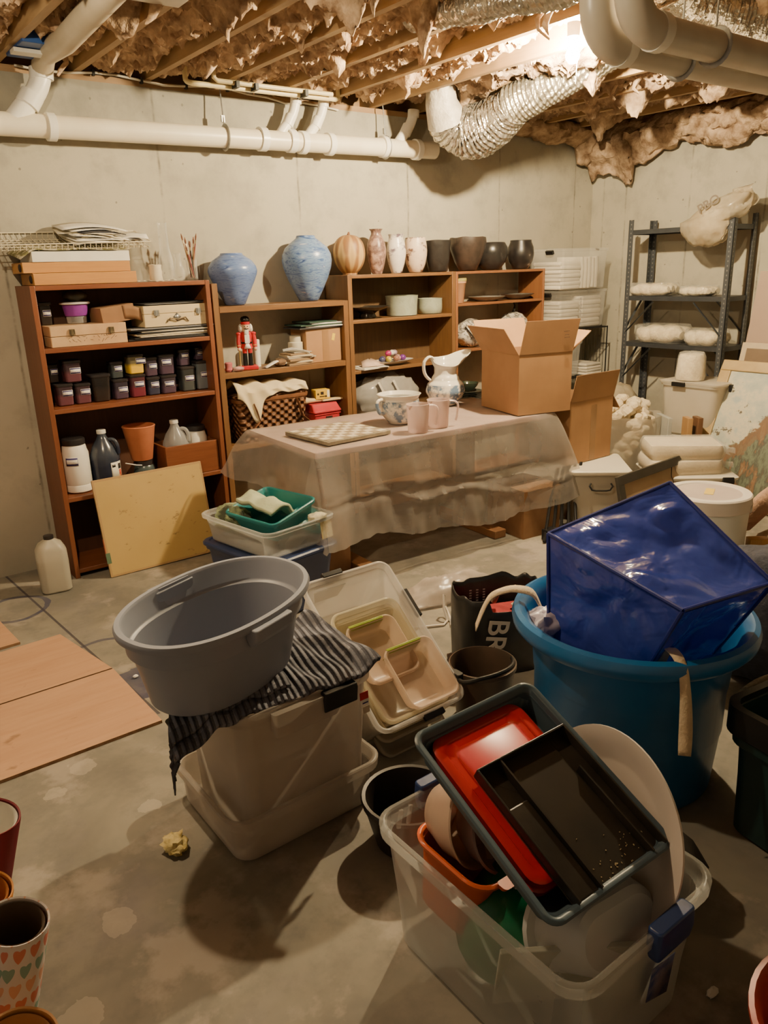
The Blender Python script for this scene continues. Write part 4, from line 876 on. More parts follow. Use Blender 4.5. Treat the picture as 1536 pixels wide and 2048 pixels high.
raku = swirl('raku_crackle', [(.04, .035, .035), (.62, .58, .52), (.70, .66, .60), (.10, .09, .085), (.66, .62, .56), (.58, .54, .48), (.03, .03, .03)], (1, 1, 1), 9, 1.8, .25, 4, .3, .7)
t = thing('raku_jar', 'white and black crackled lidded jar with twisted top', 'jar', (4.655, 4.38, 1.013))
B().lathe([(.04, 0), (.055, .01), (.10, .07), (.118, .13), (.11, .18), (.07, .22), (.03, .235), (.005, .238)], 32, True, True).obj('jar_body', raku, t)
B().tube([(0, 0, .235), (-.01, -.02, .262), (.005, -.01, .285), (.0, .0, .31)], [.012, .009, .007, .004], 8).obj('twisted_stem', dk, t)
t = thing('raku_sculpture', 'large crackled black veined pottery form at the shelf edge', 'sculpture', (4.20, 4.385, 1.013))
B().ball((0, 0, .105), (.145, .105, .105), 36, 22, lambda d: 1+.10*noise.noise(d*2.2)).obj('form_body', raku, t)
B().tube([(-.12, -.06, .16), (-.09, -.10, .10), (-.03, -.112, .05), (.06, -.10, .03)], .006, 8).obj('dark_coil', dk, t)
pl = pm('green_grey_glaze', (.13, .14, .11), (.08, .085, .07), 8, .25)
for i in range(5):
    pot('dinner_plate', ('lowest grey-green plate of the stack behind the cardboard box', 'second grey-green plate up behind the cardboard box', 'middle grey-green plate behind the cardboard box', 'fourth grey-green plate up behind the cardboard box', 'topmost plate of the stack behind the cardboard box')[i], 'plate', (4.17+.004*(i % 2), 4.38, .611+.013*i), [(.06, 0), (.065, .004), (.10, .012), (.112, .018)], pl, grp='plates behind the cardboard box')
pot('stoneware_bowl', 'dark green bowl sitting on the plate stack', 'bowl', (4.165, 4.38, .611+.013*4+.02), [(.04, 0), (.05, .01), (.075, .04), (.082, .06)], pm('dark_green_glaze', (.05, .07, .05), rough=.2))

# ------------------------------------------------------------------ table
TR = R(-3.5); TC = (2.82, 3.50, 0); TA, TB, TH = .825, .385, .742
pinkt = pm('dusty_pink_top', (.44, .27, .235), (.34, .215, .185), 3, .6, det=5)
tw = wood('trestle_wood', (.30, .15, .07), (.20, .10, .045), 0, .6); tw2 = wood('trestle_wood_upright', (.30, .15, .07), (.20, .10, .045), 2, .6)
t = thing('table', 'long dusty pink topped trestle table under a plastic sheet', 'table', TC, TR)
B().rr([(2*TA, 2*TB, TH-.032, .012), (2*TA, 2*TB, TH, .012)]).obj('table_top', pinkt, t, bevel=.004)
for x in (-.50, .46):
    B().bx(x-.045, x+.045, -.34, .30, .002, .052).obj('foot', wood('foot_wood', (.34, .17, .07), (.24, .11, .05), 1, .6), t, bevel=.004)
    B().bx(x-.03, x+.03, -.06, .06, .053, TH-.033).obj('leg', tw2, t, bevel=.003)
B().bx(-.47, .43, -.02, .02, .25, .33).obj('stretcher', tw, t, bevel=.003)
# plastic sheet
m, nt = new_mat('poly_sheet'); g = G(nt); co = g.coord('Object')
n = g.noise(co, 5, 4, .6); cc = g.ramp(n, [(.3, (.62, .56, .50)), (.7, (.74, .68, .62))])
h = g.math('ADD', g.noise(co, 7, 4, .6), g.math('MULTIPLY', g.noise(g.coord('Object', (1, 1, 6)), 6, 3), .4))
p_ = g.bsdf(cc, .2, spec=.55, normal=g.bump(h, .22, .02)); tr = g.n('ShaderNodeBsdfTransparent'); tl = g.n('ShaderNodeBsdfTranslucent'); g.l(cc, tl.inputs[0])
sh = g.shmix(.30, p_, tl.outputs[0]); lw = g.n('ShaderNodeLayerWeight'); lw.inputs['Blend'].default_value = .4
f = g.math('MULTIPLY_ADD', lw.outputs['Facing'], .35, .30, clamp=True); g.out(g.shmix(f, tr.outputs[0], sh)); POLY = m
b = B(); a, c_ = TA+.006, TB+.006
def rnd_rect(u):
    """outline from back corner round the end, front and other end: point, outward normal, corner weight"""
    segs = [(-a, c_, -a, -c_), (-a, -c_, a, -c_), (a, -c_, a, c_)]; L = [2*c_, 2*a, 2*c_]; d = u*sum(L)
    for k, (x0, y0, x1, y1) in enumerate(segs):
        if d <= L[k] or k == 2:
            q = min(1, d/L[k]); x, y = x0+(x1-x0)*q, y0+(y1-y0)*q
            nx, ny = ((-1, 0), (0, -1), (1, 0))[k]
            return x, y, nx, ny
        d -= L[k]
def skirt(u, v):
    x, y, nx, ny = rnd_rect(u)
    w0 = math.exp(-((x+a)**2+(y+c_)**2)/.022); w1 = math.exp(-((x-a)**2+(y+c_)**2)/.030); w2 = math.exp(-((x+a)**2+(y-c_)**2)/.05)
    dx, dy = nx, ny
    if w0 > .02: dx, dy = nx*(1-w0)+w0*-.32, ny*(1-w0)+w0*-.95
    if w1 > .02: dx, dy = nx*(1-w1)+w1*.85, ny*(1-w1)+w1*-.45
    if w2 > .02: dx, dy = nx*(1-w2)+w2*-.95, ny*(1-w2)+w2*.25
    if ny == -1:
        q = (x+a)/(2*a); drop = .45+.13*min(1, q*1.6)+.012*math.sin(q*21)
    elif nx == -1: drop = .235+.05*math.sin((y+c_)*5)+.23*w0+.03*w2
    else: drop = .57-.10*(y+c_)
    fold = .007*math.sin(u*63)+.022*noise.noise(V((u*17, v*1.6, 3)))+.012*noise.noise(V((u*46, v*3, 8)))
    crease = -.012*math.exp(-((v-.55)/.05)**2)*(ny == -1)+.014*math.exp(-((v-.50-.25*((x+a)/(2*a))+.10*noise.noise(V((x*3, 0, 0))))/.022)**2)*(ny == -1)
    out = (.045+.17*w0+.21*w1+.13*w2)*v**.8+fold*v**.7*1.2+crease+.004
    ragged = .012*noise.noise(V((u*60, 0, 5)))*v
    r = .012*(1-min(1, v*8))
    return (x+dx*out, y+dy*out, TH+.004-drop*v*(1-.10*w1)+ragged)
top = b.grid(lambda u, v: (-a+2*a*u, -c_+2*c_*v, TH+.0035+.0022*noise.noise(V((u*14, v*7, 1)))), 60, 26)
b.grid(skirt, 230, 34)
t = b.obj('plastic_sheet', POLY, loc=TC, rot=(0, 0, TR), ang=70); tag(t, 'wrinkled translucent plastic sheet draped over the trestle table', 'plastic sheet')
TZ = TH+.008
# chess board
m, nt = new_mat('chess_squares'); g = G(nt); ck = g.n('ShaderNodeTexChecker'); ck.inputs['Scale'].default_value = 8; g.l(g.coord('Generated', (1, 1, 0), loc=(0, 0, .05)), ck.inputs['Vector'])
x, y, z = g.sep(g.coord('Generated')); n = g.noise(g.coord('Object'), 30, 3)
c = g.mix(ck.outputs['Fac'], (.34, .27, .18), (.74, .67, .54)); c = g.mix(g.math('MULTIPLY', n, .3), c, (.2, .16, .10)); g.out(g.bsdf(c, .4))
t = thing('chess_board', 'worn cream and tan chequered board on the table', 'game board', (2.295, 3.435, TZ), R(2.5))
B().rr([(.42, .40, 0, .003), (.42, .40, .020, .003)], n=2).obj('board_base', pm('stone_edge', (.28, .24, .17), (.20, .17, .12), 20, .7), t, bevel=.002)
B().bx(-.195, .195, -.185, .185, .0203, .0218).obj('chequer_surface', m, t, smooth=False)
# blue and white china
m, nt = new_mat('blue_white_china'); g = G(nt); co = g.coord('Object'); x, y, z = g.sep(co)
n = g.noise(co, 26, 4, .65); band = g.ramp(g.noise(co, 9, 2), [(.40, 0), (.48, 1)])
zz_ = g.math('MULTIPLY', g.math('LESS_THAN', z, .135), g.math('GREATER_THAN', z, .012)); f = g.math('MULTIPLY', g.math('MULTIPLY', band, zz_), g.ramp(n, [(.42, 0), (.52, .95)]))
g.out(g.bsdf(g.mix(f, (.74, .71, .64), (.12, .20, .33)), .15, spec=.6)); CH = m
t = thing('chamber_pot', 'blue flowered white china pot with loop handle', 'pot', (2.745, 3.46, TZ))
B().lathe([(.004, 0), (.060, 0), (.066, .006), (.098, .045), (.115, .085), (.118, .115), (.112, .145), (.124, .162), (.128, .168), (.122, .169), (.106, .147), (.112, .115), (.108, .085), (.09, .048), (.004, .014)], 36).obj('pot_body', CH, t)
B().tube(bend((-.112, -.01, .145), (-.20, -.02, .165), (-.165, -.02, .09), 6)+bend((-.165, -.02, .09), (-.15, -.015, .06), (-.108, -.01, .075), 5), .010, 10).obj('handle', CH, t)
t = thing('pitcher', 'tall blue flowered white china pitcher with ruffled spout', 'pitcher', (3.345, 3.73, TZ), R(-20))
def pit(u, v):
    a_ = 2*PI*u; z = .30*v
    r = [(.0, .058), (.04, .07), (.16, .105), (.30, .122), (.42, .115), (.55, .085), (.68, .066), (.80, .066), (.90, .078), (1, .090)]
    for (z0, r0), (z1, r1) in zip(r, r[1:]):
        if z0 <= v <= z1: k = (v-z0)/(z1-z0); k = k*k*(3-2*k); rr_ = r0+(r1-r0)*k; break
    sp = max(0, v-.72)/.28; lip = max(0, math.cos(a_))**3
    rr_ += sp**1.5*(.075*lip+.01*math.cos(5*a_)); z += sp**2*(.045*lip-.025*max(0, math.cos(a_*1+PI/2))-.02*max(0, -math.sin(a_)))
    return (rr_*math.cos(a_), rr_*math.sin(a_), z)
B().grid(pit, 40, 40, True).obj('pitcher_body', CH, t, thick=.005, ang=70)
B().lathe([(.004, .001), (.058, .001), (.058, .006), (.004, .006)], 30).obj('foot', CH, t)
B().tube(bend((-.070, 0, .275), (-.10, 0, .345), (-.145, 0, .28), 6)+bend((-.145, 0, .28), (-.16, 0, .20), (-.105, 0, .165), 6), [.012]*14, 10, True, (1.5, .8)).obj('handle', CH, t)
pinkp = pm('pinkish_clear', (.80, .64, .60), (.74, .58, .54), 5, .2, alpha=.45, edge=.35, transl=.2)
t = thing('measuring_cup', 'clear pinkish plastic measuring jug closest to the chess board', 'measuring cup', (2.655, 3.185, TZ), R(-25), 'plastic measuring jugs on the table')
B().lathe([(.003, 0), (.052, 0), (.055, .004), (.062, .148), (.065, .152), (.061, .153), (.058, .147), (.052, .007), (.003, .006)], 30).obj('cup_body', pinkp, t)
B().tube(bend((.062, 0, .142), (.118, 0, .145), (.112, 0, .10), 6)+[(.104, 0, .045), (.098, 0, .03)], .008, 8, True, (1.6, .7)).obj('handle', pinkp, t)
B().add([(-.02, -.060, .15), (.0, -.078, .154), (.02, -.060, .15), (0, -.058, .125)], [(0, 1, 3), (1, 2, 3)]).obj('spout', pinkp, t, rot=(0, 0, R(-60)), thick=.002)
dup(t, (2.83, 3.215, TZ), R(-30), 'clear pinkish plastic measuring jug closest to the cardboard box')
# open cardboard boxes
def carton(label, loc, rz, w, d, h, flaps, th=.005, mats=None, tape=None):
    t = thing('cardboard_box', label, 'box', loc, rz); mo = mats or card
    b = B(); b.bx(0, w, 0, th, 0, h).bx(0, w, d-th, d, 0, h).bx(0, th, th, d-th, 0, h).bx(w-th, w, th, d-th, 0, h).bx(th, w-th, th, d-th, 0, th)
    b.obj('box_body', mo, t, smooth=False)
    for side, L, ang, skew, mm in flaps:
        if side in 'fb': A, Bp = V((0, 0 if side == 'f' else d, h)), V((w, 0 if side == 'f' else d, h)); o_ = V((0, -1 if side == 'f' else 1, 0))
        else: A, Bp = V((0 if side == 'l' else w, 0, h)), V((0 if side == 'l' else w, d, h)); o_ = V((-1 if side == 'l' else 1, 0, 0))
        e = (o_*math.cos(R(ang))+V((0, 0, 1))*math.sin(R(ang)))*L; s_ = (Bp-A).normalized()*skew
        B().grid(lambda u, v: A.lerp(Bp, u)+(e+s_)*v, 2, 2).obj('flap', mm or mo, t, thick=th*.8, smooth=False)
    if tape: B().box((w*.55, -.001, h*.45), (w*.13, .001, h*.9)).obj('packing_tape', MATS['brown_tape'], t)
    return t
bz = math.atan2(-.091, .361)
t = carton('big open cardboard box with raised flaps on the table', (3.362, 3.108, TZ), bz, .372, .425, .355, [('l', .17, 62, .04, card), ('f', .19, 83, .028, card), ('b', .19, 66, -.02, cardl), ('r', .17, 40, .0, cardl)])
b = B()
for k, (dz, ww) in enumerate(((.02, .04), (.0, .03), (-.014, .036))): b.box((.305, -.028-.0028*k, .355+.10+dz), (ww, .0008, .006))
b.obj('printed_stamp', pm('stamp_ink', (.14, .075, .04), rough=.8), t, rot=(R(0), 0, 0))
carton('second open cardboard box standing on a tote beyond the table', (3.765, 3.05, .385), R(0), .425, .42, .40, [('f', .165, 82, .02, card), ('b', .17, 78, -.04, cardl), ('r', .12, -50, 0, card)], tape=True)
# under the table
carton('closed cardboard carton under the far end of the table', (3.34, 3.02, .001), R(-5), .30, .34, .30, [('f', .168, 178, 0, cardd), ('b', .168, 178, 0, cardd)], mats=cardd)
t = carton('tall cardboard carton under the table behind the blue tote', (2.035, 3.32, .001), R(-4), .22, .42, .56, [('f', .20, -178, 0, cardd), ('b', .20, -178, 0, cardd)], mats=cardd)
blkm = pm('black_metal', (.015, .015, .016), rough=.4, metal=.3)
t = thing('folding_stand', 'folded black metal stand legs leaning by the table end', 'stand', (3.70, 2.97, 0))
for k in range(5):
    x = -.16+.055*k
    B().tube([(x-.16+.02*k, -.08, .012), (x+.02, .03, .24), (x+.10, .05, .40)], .010, 8).obj('leg', blkm, t)
B().box((-.24, -.07, .04), (.10, .08, .07)).obj('foot_bracket', blkm, t, bevel=.005)
# totes by the table's near end
tb = pm('blue_tote', (.025, .045, .13), (.02, .035, .105), 6, .4)
t = thing('storage_tote', 'dark blue storage tote on the floor by the table', 'tote', (1.735, 3.26, .001), R(9))
tote_bm(.42, .54, .30, .88, .05, .010, lip=True).obj('tote_body', tb, t)
B().rr([(.455, .575, .302, .055), (.455, .575, .313, .055), (.44, .56, .320, .05), (.41, .53, .320, .05), (.40, .52, .314, .05)]).obj('lid', tb, t)
t = thing('storage_tote', 'clear shallow tote of fabric on the dark blue tote', 'tote', (1.73, 3.255, .3225), R(9))
clr = pm('clear_tote', (.80, .80, .77), (.72, .72, .70), 4, .28, alpha=.22, edge=.35, transl=.3)
tote_bm(.42, .54, .145, .90, .05, .012, rh=.02).obj('tote_body', clr, t)
B().box((.15, -.268, .075), (.07, .002, .085), (R(-8), 0, 0)).obj('price_sticker', pm('cream_sticker', (.66, .58, .36), (.5, .42, .2), 20, .6), t)
B().box((.15, -.2645, .048), (.065, .0015, .02), (R(-8), 0, 0)).obj('sticker_band', pm('dark_red_ink', (.20, .03, .02), rough=.6), t)
teal = pm('teal_plastic', (.02, .22, .23), (.015, .18, .20), 6, .35)
t = thing('plastic_bin', 'teal plastic bin tilted inside the clear shallow tote', 'bin', (1.755, 3.22, .398), (R(0), R(-13), R(12)))
tote_bm(.28, .36, .125, .86, .03, .010).obj('bin_body', teal, t)
o = B().lathe([(.03, 0), (.10, .004), (.105, .02), (.06, .03)], 20, True, True, 1, .8).obj('teal_lid', teal, loc=(1.885, 3.11, .42), rot=(R(40), R(20), 0)); tag(o, 'teal plastic lid standing between the bin and the clear tote wall', 'lid')
cam_c = pm('green_camo', (.30, .36, .20), (.07, .08, .05), 14, .9, lo=.42, hi=.56, det=4); sage = pm('sage_cloth', (.46, .50, .34), (.38, .42, .28), 9, .9, bump=.2)
o = B().ball((0, 0, .055), (.085, .10, .075), 26, 16, lambda d: 1+.30*noise.noise(d*2.6)).obj('camouflage_cloth', cam_c, loc=(1.62, 3.40, .37)); tag(o, 'crumpled green camouflage cloth in the clear tote corner', 'cloth')
o = B().grid(lambda u, v: (-.10+.22*u, -.14+.26*v, .055*math.sin(PI*min(1, u*1.3))*(1-.3*v)+.02*noise.noise(V((u*4, v*4, 1)))+.035), 26, 20).obj('sage_cloth', sage, loc=(1.715, 3.24, .475), rot=(R(6), R(16), R(12)), thick=.02); tag(o, 'folded sage green cloth lying in the teal bin', 'cloth')
o = B().ball((0, 0, .02), (.05, .035, .025), 14, 8, lambda d: 1+.3*noise.noise(d*3)).obj('yarn_scrap', pm('cream_scrap', (.66, .60, .42), (.3, .28, .2), 18, .9), loc=(1.88, 3.03, .445)); tag(o, 'cream and grey scrap between teal bin and tote rim', 'scrap')
# ------------------------------------------------------------------ far corner: wire cage and fabric totes
t = thing('wire_cage', 'black wire cage shelf carrying fabric totes in the corner', 'wire cage', (4.915, 4.13, 0))
W, D, Hc = .62, .37, 1.095
b = B()
for x in (0, W):
    for y in (0, D): b.tube([(x, y, 0), (x, y, Hc)], .006, 6)
for z in (.004, .70, Hc-.006):
    for y in (0, D): b.tube([(0, y, z), (W, y, z)], .005, 6)
    for x in (0, W): b.tube([(x, 0, z), (x, D, z)], .005, 6)
b.obj('cage_frame', blkm, t)
b = B()
for i in range(1, 20): b.tube([(W*i/20, D, 0), (W*i/20, D, Hc)], .0022, 4)
for i in range(1, 12): b.tube([(W, D*i/12, 0), (W, D*i/12, Hc)], .0022, 4); b.tube([(0, D*i/12, 0), (0, D*i/12, Hc)], .0022, 4)
for z in (.70, Hc-.006):
    for i in range(1, 20): b.tube([(W*i/20, 0, z), (W*i/20, D, z)], .0022, 4)
b.obj('mesh_wire', blkm, t)
B().bx(.01, W-.01, D-.012, D-.008, .71, Hc-.01).obj('dark_back_sheet', pm('dark_liner', (.025, .024, .023), rough=.9), t)
cl2 = pm('fabric_tote_plastic', (.80, .78, .73), (.74, .72, .68), 4, .3, alpha=.10, edge=.25, transl=.2)
fc = [pm('white_linen', (.74, .68, .58), (.66, .60, .50), 8, .9, bump=.3, bs=50), pm('grey_linen', (.60, .55, .47), (.52, .47, .40), 8, .9, bump=.3, bs=50)]
def fold_cloth(label, loc, w, d, h, mk, grp, rot=(0, 0, 0), seed=0):
    b = B().rr([(w*.97, d*.97, 0, .012), (w, d, h*.3, .014), (w, d, h*.7, .014), (w*.97, d*.97, h, .012)], n=3)
    o = b.jitter(.005, 12, seed).obj('folded_cloth', fc[mk], loc=loc, rot=rot); return tag(o, label, 'cloth', grp)
for nm, zb, h, w in (('lower', 1.097, .300, .61), ('upper', 1.400, .318, .585)):
    t = thing('storage_tote', 'clear tote of folded white cloth, '+('directly on the wire cage' if nm == 'lower' else 'topmost of the corner stack'), 'tote', (5.225, 4.315, zb))
    tote_bm(w-.02, .36, h, .93, .02, .008).obj('tote_body', cl2, t)
    B().box((-w/2-.012, -.06, h-.03), (.02, .07, .03), (0, R(-25), 0)).obj('clip', blkm, t)
    if nm == 'upper': B().box((.12, -.187, h-.012), (.045, .004, .012), (0, R(8), 0)).obj('scrawl', pm('marker_grey', (.3, .28, .25), rough=.8), t)
    else:
        b = B(); rnd = random.Random(8)
        for i in range(9): b.box((-.03+rnd.uniform(-.012, .012), -.1735, .04+i*.024), (.003, .001, rnd.uniform(.012, .026)), (0, rnd.uniform(-1, 1), 0))
        b.obj('scrawl', pm('marker_blue', (.18, .17, .24), rough=.8), t)
    n = 7; z = zb+.008
    g_ = 'folded white cloths in the '+nm+' corner tote'
    for i in range(n):
        hh = .028+.010*((i*3) % 3); 
        if z+hh > zb+h*(.93 if nm == 'lower' else .80): break
        fold_cloth('folded white cloth '+ORD[i]+' in the flat pile of the '+nm+' corner tote', (5.085+(.006 if i % 2 else -.004), 4.315, z), .25, .29, hh, i % 2 if nm == 'lower' else (1 if i == 2 else 0), g_+' flat pile', seed=i); z += hh+.002
    if nm == 'upper':
        for i in range(5): fold_cloth('folded white cloth standing on edge, '+('first', 'second', 'third', 'fourth', 'last')[i]+' from the flat pile', (5.245+.045*i, 4.315, zb+.012), .042, .27, .24-.012*(i % 2), 0, g_+' on edge', seed=i+20)
    else:
        z = zb+.008
        for i in range(7):
            hh = .030+.006*(i % 2); fold_cloth('folded white cloth '+ORD[i]+' in the second pile of the lower corner tote', (5.365, 4.315, z), .24, .29, hh, (i+1) % 2, g_+' second pile', seed=i+40); z += hh+.002
t = thing('plastic_bin', 'clear plastic bin of white things in the wire cage', 'bin', (5.13, 4.26, .706))
tote_bm(.23, .22, .285, .84, .02, .008).obj('bin_body', cl2, t)
o = B().lathe([(.03, 0), (.078, .0), (.078, .20), (.03, .20), (.03, 0)], 26).obj('paper_towel_roll', pc[0], loc=(5.09, 4.24, .875), rot=(R(8), R(-12), 0)); tag(o, 'thick white paper roll sticking up out of the cage bin', 'paper roll')
for i in range(2):
    o = B().lathe([(.035, 0), (.055, .12), (.05, .125)], 18, True, True).obj('white_cup', pc[0], loc=(5.08+.10*i, 4.26, .718), rot=(0, R(10-15*i), 0)); tag(o, ('white cone shaped cup under the paper roll in the cage bin', 'white cone shaped cup beside the paper roll in the cage bin')[i], 'cup', 'white cups in the cage bin')
for i in range(4):
    fold_cloth('cream folded cloth '+ORD[i]+' beside the bin in the wire cage', (5.395-.006*i, 4.24, .705+.024*i), .20, .22, .022, i % 2, 'cream cloths on the cage shelf', seed=i+60)

# ------------------------------------------------------------------ steel rack along the side wall
rk = pm('rack_steel', (.055, .062, .072), (.045, .05, .06), 12, .42, metal=.35); hole = pm('slot_light', (.16, .16, .155), rough=.6)
t = thing('metal_shelving', 'dark grey slotted steel shelving rack by the side wall', 'shelving', (0, 0, 0))
X0, X1, Y0, Y1 = 5.42, 5.735, 3.03, 3.895
m, nt = new_mat('slotted_steel'); g = G(nt); x, y, z = g.sep(g.coord('Object'))
sl_ = g.math('LESS_THAN', g.math('FRACT', g.math('MULTIPLY', z, 31)), .34)
cx_ = g.math('MAXIMUM', g.math('LESS_THAN', g.math('ABSOLUTE', g.math('SUBTRACT', g.math('ABSOLUTE', x), .022)), .0042), g.math('LESS_THAN', g.math('ABSOLUTE', g.math('SUBTRACT', g.math('ABSOLUTE', y), .022)), .0042))
g.out(g.bsdf(g.mix(g.math('MULTIPLY', sl_, cx_), (.05, .056, .066), (.17, .17, .165)), .42)); SLOT = m
for x, sx in ((X0, 1), (X1, -1)):
    for y, sy in ((Y0, 1), (Y1, -1)):
        B().bx(min(0, sx*.042), max(0, sx*.042), min(0, sy*.003), max(0, sy*.003), 0, 1.91).bx(min(0, sx*.003), max(0, sx*.003), min(0, sy*.042), max(0, sy*.042), 0, 1.91).obj('post', SLOT, t, (x, y, 0), smooth=False)
for z in (1.835, 1.342, .985, .10):
    b = B(); b.bx(X0+.004, X1-.004, Y0+.004, Y1-.004, z-.004, z); b.bx(X0+.004, X0+.007, Y0+.004, Y1-.004, z-.034, z-.004).bx(X1-.007, X1-.004, Y0+.004, Y1-.004, z-.034, z-.004).bx(X0+.007, X1-.007, Y0+.004, Y0+.007, z-.034, z-.004).bx(X0+.007, X1-.007, Y1-.007, Y1-.004, z-.034, z-.004)
    b.obj('shelf', rk, t, smooth=False)
for z in (1.308, .951):
    for (p, q) in (((X0+.002, Y1-.03, z-.24), (X0+.002, Y1-.26, z-.01)), ((X0+.002, Y0+.03, z-.24), (X0+.002, Y0+.26, z-.01)), ((X0+.03, Y1-.002, z-.22), (X0+.22, Y1-.002, z-.01)), ((X1-.002, Y0+.03, z-.24), (X1-.002, Y0+.26, z-.01))):
        B().tube([p, q], .009, 6, True, (1.4, .5)).obj('brace', rk, t)
yarn = pm('cream_yarn', (.80, .70, .50), (.66, .55, .38), 26, .95, bump=.6, bs=70); film = pm('cling_film', (.85, .84, .80), rough=.1, alpha=.10, edge=.45)
def skein_pack(label, loc, L, D, H, rz, seed, hang=0):
    t = thing('yarn_pack', label, 'yarn', loc, rz, None)
    def fn(d):
        return 1+.05*math.sin(d.x*11+seed)+.05*noise.noise(d*3.2+V((seed, 0, 0)))
    b = B()
    for k in (-.5, 0, .5):
        pts = [(-L*.46+L*.92*i/18, k*D*.52+.006*math.sin(i*1.2+seed), H*.5+H*.05*math.sin(i*.9+seed+k*4)) for i in range(19)]
        b.tube(pts, [max(.006, H*.47*min(1, 1.2*math.sin(PI*(i+1.2)/20.4)**.5)) for i in range(19)], 12)
    b.obj('yarn_body', yarn, t)
    b = B().rr([(L*.9, D*.80, .001, D*.3), (L*1.01, D*.98, H*.25, D*.3), (L*1.02, D*1.0, H*.6, D*.3), (L*.96, D*.9, H*1.03, D*.28)], n=4); b.jitter(.006, 14, seed)
    b.obj('plastic_wrap', film, t)
    return t
skein_pack('wrapped cream yarn pack overhanging the far end of the middle steel shelf', (5.53, 3.70, 1.343), .34, .26, .095, R(95), 1)
skein_pack('thinner wrapped cream yarn pack nearer the bag post on the middle steel shelf', (5.55, 3.33, 1.343), .26, .22, .070, R(88), 2)
skein_pack('thick wrapped yarn pack at the far end of the lower steel shelf', (5.545, 3.60, .986), .40, .27, .135, R(98), 3)
skein_pack('wrapped yarn pack beside the front post on the lower steel shelf', (5.52, 3.215, .986), .29, .26, .115, R(90), 4)
bagm = pm('bag_film', (.66, .58, .44), (.48, .40, .28), 7, .2, alpha=.55, edge=.35, transl=.2)
t = thing('plastic_bag', 'clear bag of cream wool hanging over the top steel shelf', 'bag', (5.47, 3.21, 1.86))
B().ball((0, 0, .0), (.11, .15, .13), 26, 16, lambda d: 1+.22*noise.noise(d*3)).xf().obj('wool_filling', yarn, t, (0, .02, -.03), (R(0), 0, 0))
def bagf(d):
    k = 1+.14*noise.noise(d*3)+.06*noise.noise(d*9); return k
b = B().ball((0, 0, 0), (.13, .19, .16), 34, 22, bagf); 
b.v = [V((p.x-.02, p.y-max(0, p.z)*1.1+(.05 if p.z < 0 else 0), p.z*(1.15 if p.z > 0 else 1.05))) for p in b.v]
b.obj('bag_film', bagm, t, ang=50)
B().grid(lambda u, v: (.02+.05*math.sin(u*6)*v, -.12-.16*v+.02*u, .06+.14*u+.03*v), 12, 8).jitter(.01, 20).obj('bag_neck', bagm, t, thick=.001)
word('marker_writing', 'PBO', .085, (-.160, .03, .050), (R(84), R(-28), R(-84)), t, pm('marker_ink', (.16, .13, .10), rough=.7))
# totes and yarn on the floor by the rack
ft = pm('frosted_tote', (.80, .75, .66), (.72, .67, .58), 3, .35, alpha=.55, edge=.3, transl=.3)
def fluff(name, label, loc, r, grp=None, seed=0, mk=None):
    o = B().ball((0, 0, r[2]), r, 26, 16, lambda d: 1+.16*noise.noise(d*3.1+V((seed, 0, 0)))+.06*noise.noise(d*9)).obj(name, mk or yarn, loc=loc); return tag(o, label, 'wool', grp)
for nm, z0_, h in (('lower', .001, .37), ('upper', .393, .37)):
    t = thing('storage_tote', 'frosted tote of cream wool, '+('lowest by the steel rack' if nm == 'lower' else 'under the big yarn cone'), 'tote', (5.19, 3.03, z0_))
    tote_bm(.36, .44, h, .9, .05, .010).obj('tote_body', ft, t)
    B().rr([(.385, .465, h, .05), (.392, .472, h+.012, .05), (.35, .43, h+.018, .045)]).obj('lid', ft, t)
    B().box((-.20, .06, h-.002), (.022, .10, .030)).obj('clip', blkm, t, bevel=.003); B().box((.0, -.242, h-.02), (.09, .02, .05)).obj('clip', blkm, t, bevel=.003)
    fluff('wool_batch', 'cream wool filling the '+nm+' frosted tote', (5.19, 3.03, z0_+.012), (.145, .18, .14), None, h)
t = thing('yarn_cone', 'big plastic wrapped cream yarn cone on the frosted tote', 'yarn', (5.10, 3.07, .783))
B().lathe([(.06, 0), (.095, .004), (.098, .03), (.088, .165), (.078, .182), (.03, .186)], 28, True, True).jitter(.003, 30).obj('yarn_body', yarn, t)
B().lathe([(.098, .001), (.103, .03), (.094, .168), (.084, .192), (.05, .200), (.02, .194)], 30, False, True).jitter(.006, 20).obj('plastic_wrap', film, t)
t = thing('yarn_bag', 'large open clear bag packed with cream yarn skeins', 'bag', (4.74, 3.30, .001))
B().lathe([(.16, 0), (.20, .05), (.215, .25), (.22, .50), (.225, .56)], 34, True, False).jitter(.015, 7).obj('bag_film', pm('yarn_bag_film', (.70, .64, .54), (.6, .54, .45), 6, .2, alpha=.42, edge=.4, transl=.2), t)
rnd = random.Random(21)
def skein(label, loc, rot, L, grp):
    b = B()
    pts = [(-L/2+L*i/9, .012*math.sin(i*1.3), .008*math.cos(i*1.7)) for i in range(10)]
    b.tube(pts, [.022, .034, .042, .042, .035, .038, .044, .042, .034, .02], 10); b.jitter(.006, 26)
    o = b.obj('yarn_skein', yarn, loc=loc, rot=rot); return tag(o, label, 'yarn', grp)
for i in range(14):
    a = i*2.4; r_ = .055+.085*((i*7) % 5)/5
    skein('twisted cream skein heaped at the top of the open yarn bag', (4.74+r_*math.cos(a), 3.30+r_*math.sin(a), .50+.022*(i % 7)-.1*r_), (rnd.uniform(-.5, .5), rnd.uniform(-.6, .6), a*1.3), .17, 'skeins heaped in the open yarn bag')
for i in range(18):
    a = i*.7+.2; skein('cream skein pressed against the side of the open yarn bag', (4.74+.15*math.cos(a*3.1), 3.30+.15*math.sin(a*3.1), .08+.38*(i/18)), (rnd.uniform(-.4, .4), rnd.uniform(-.6, .6), a*3.1+PI/2), .15, 'skeins inside the open yarn bag')
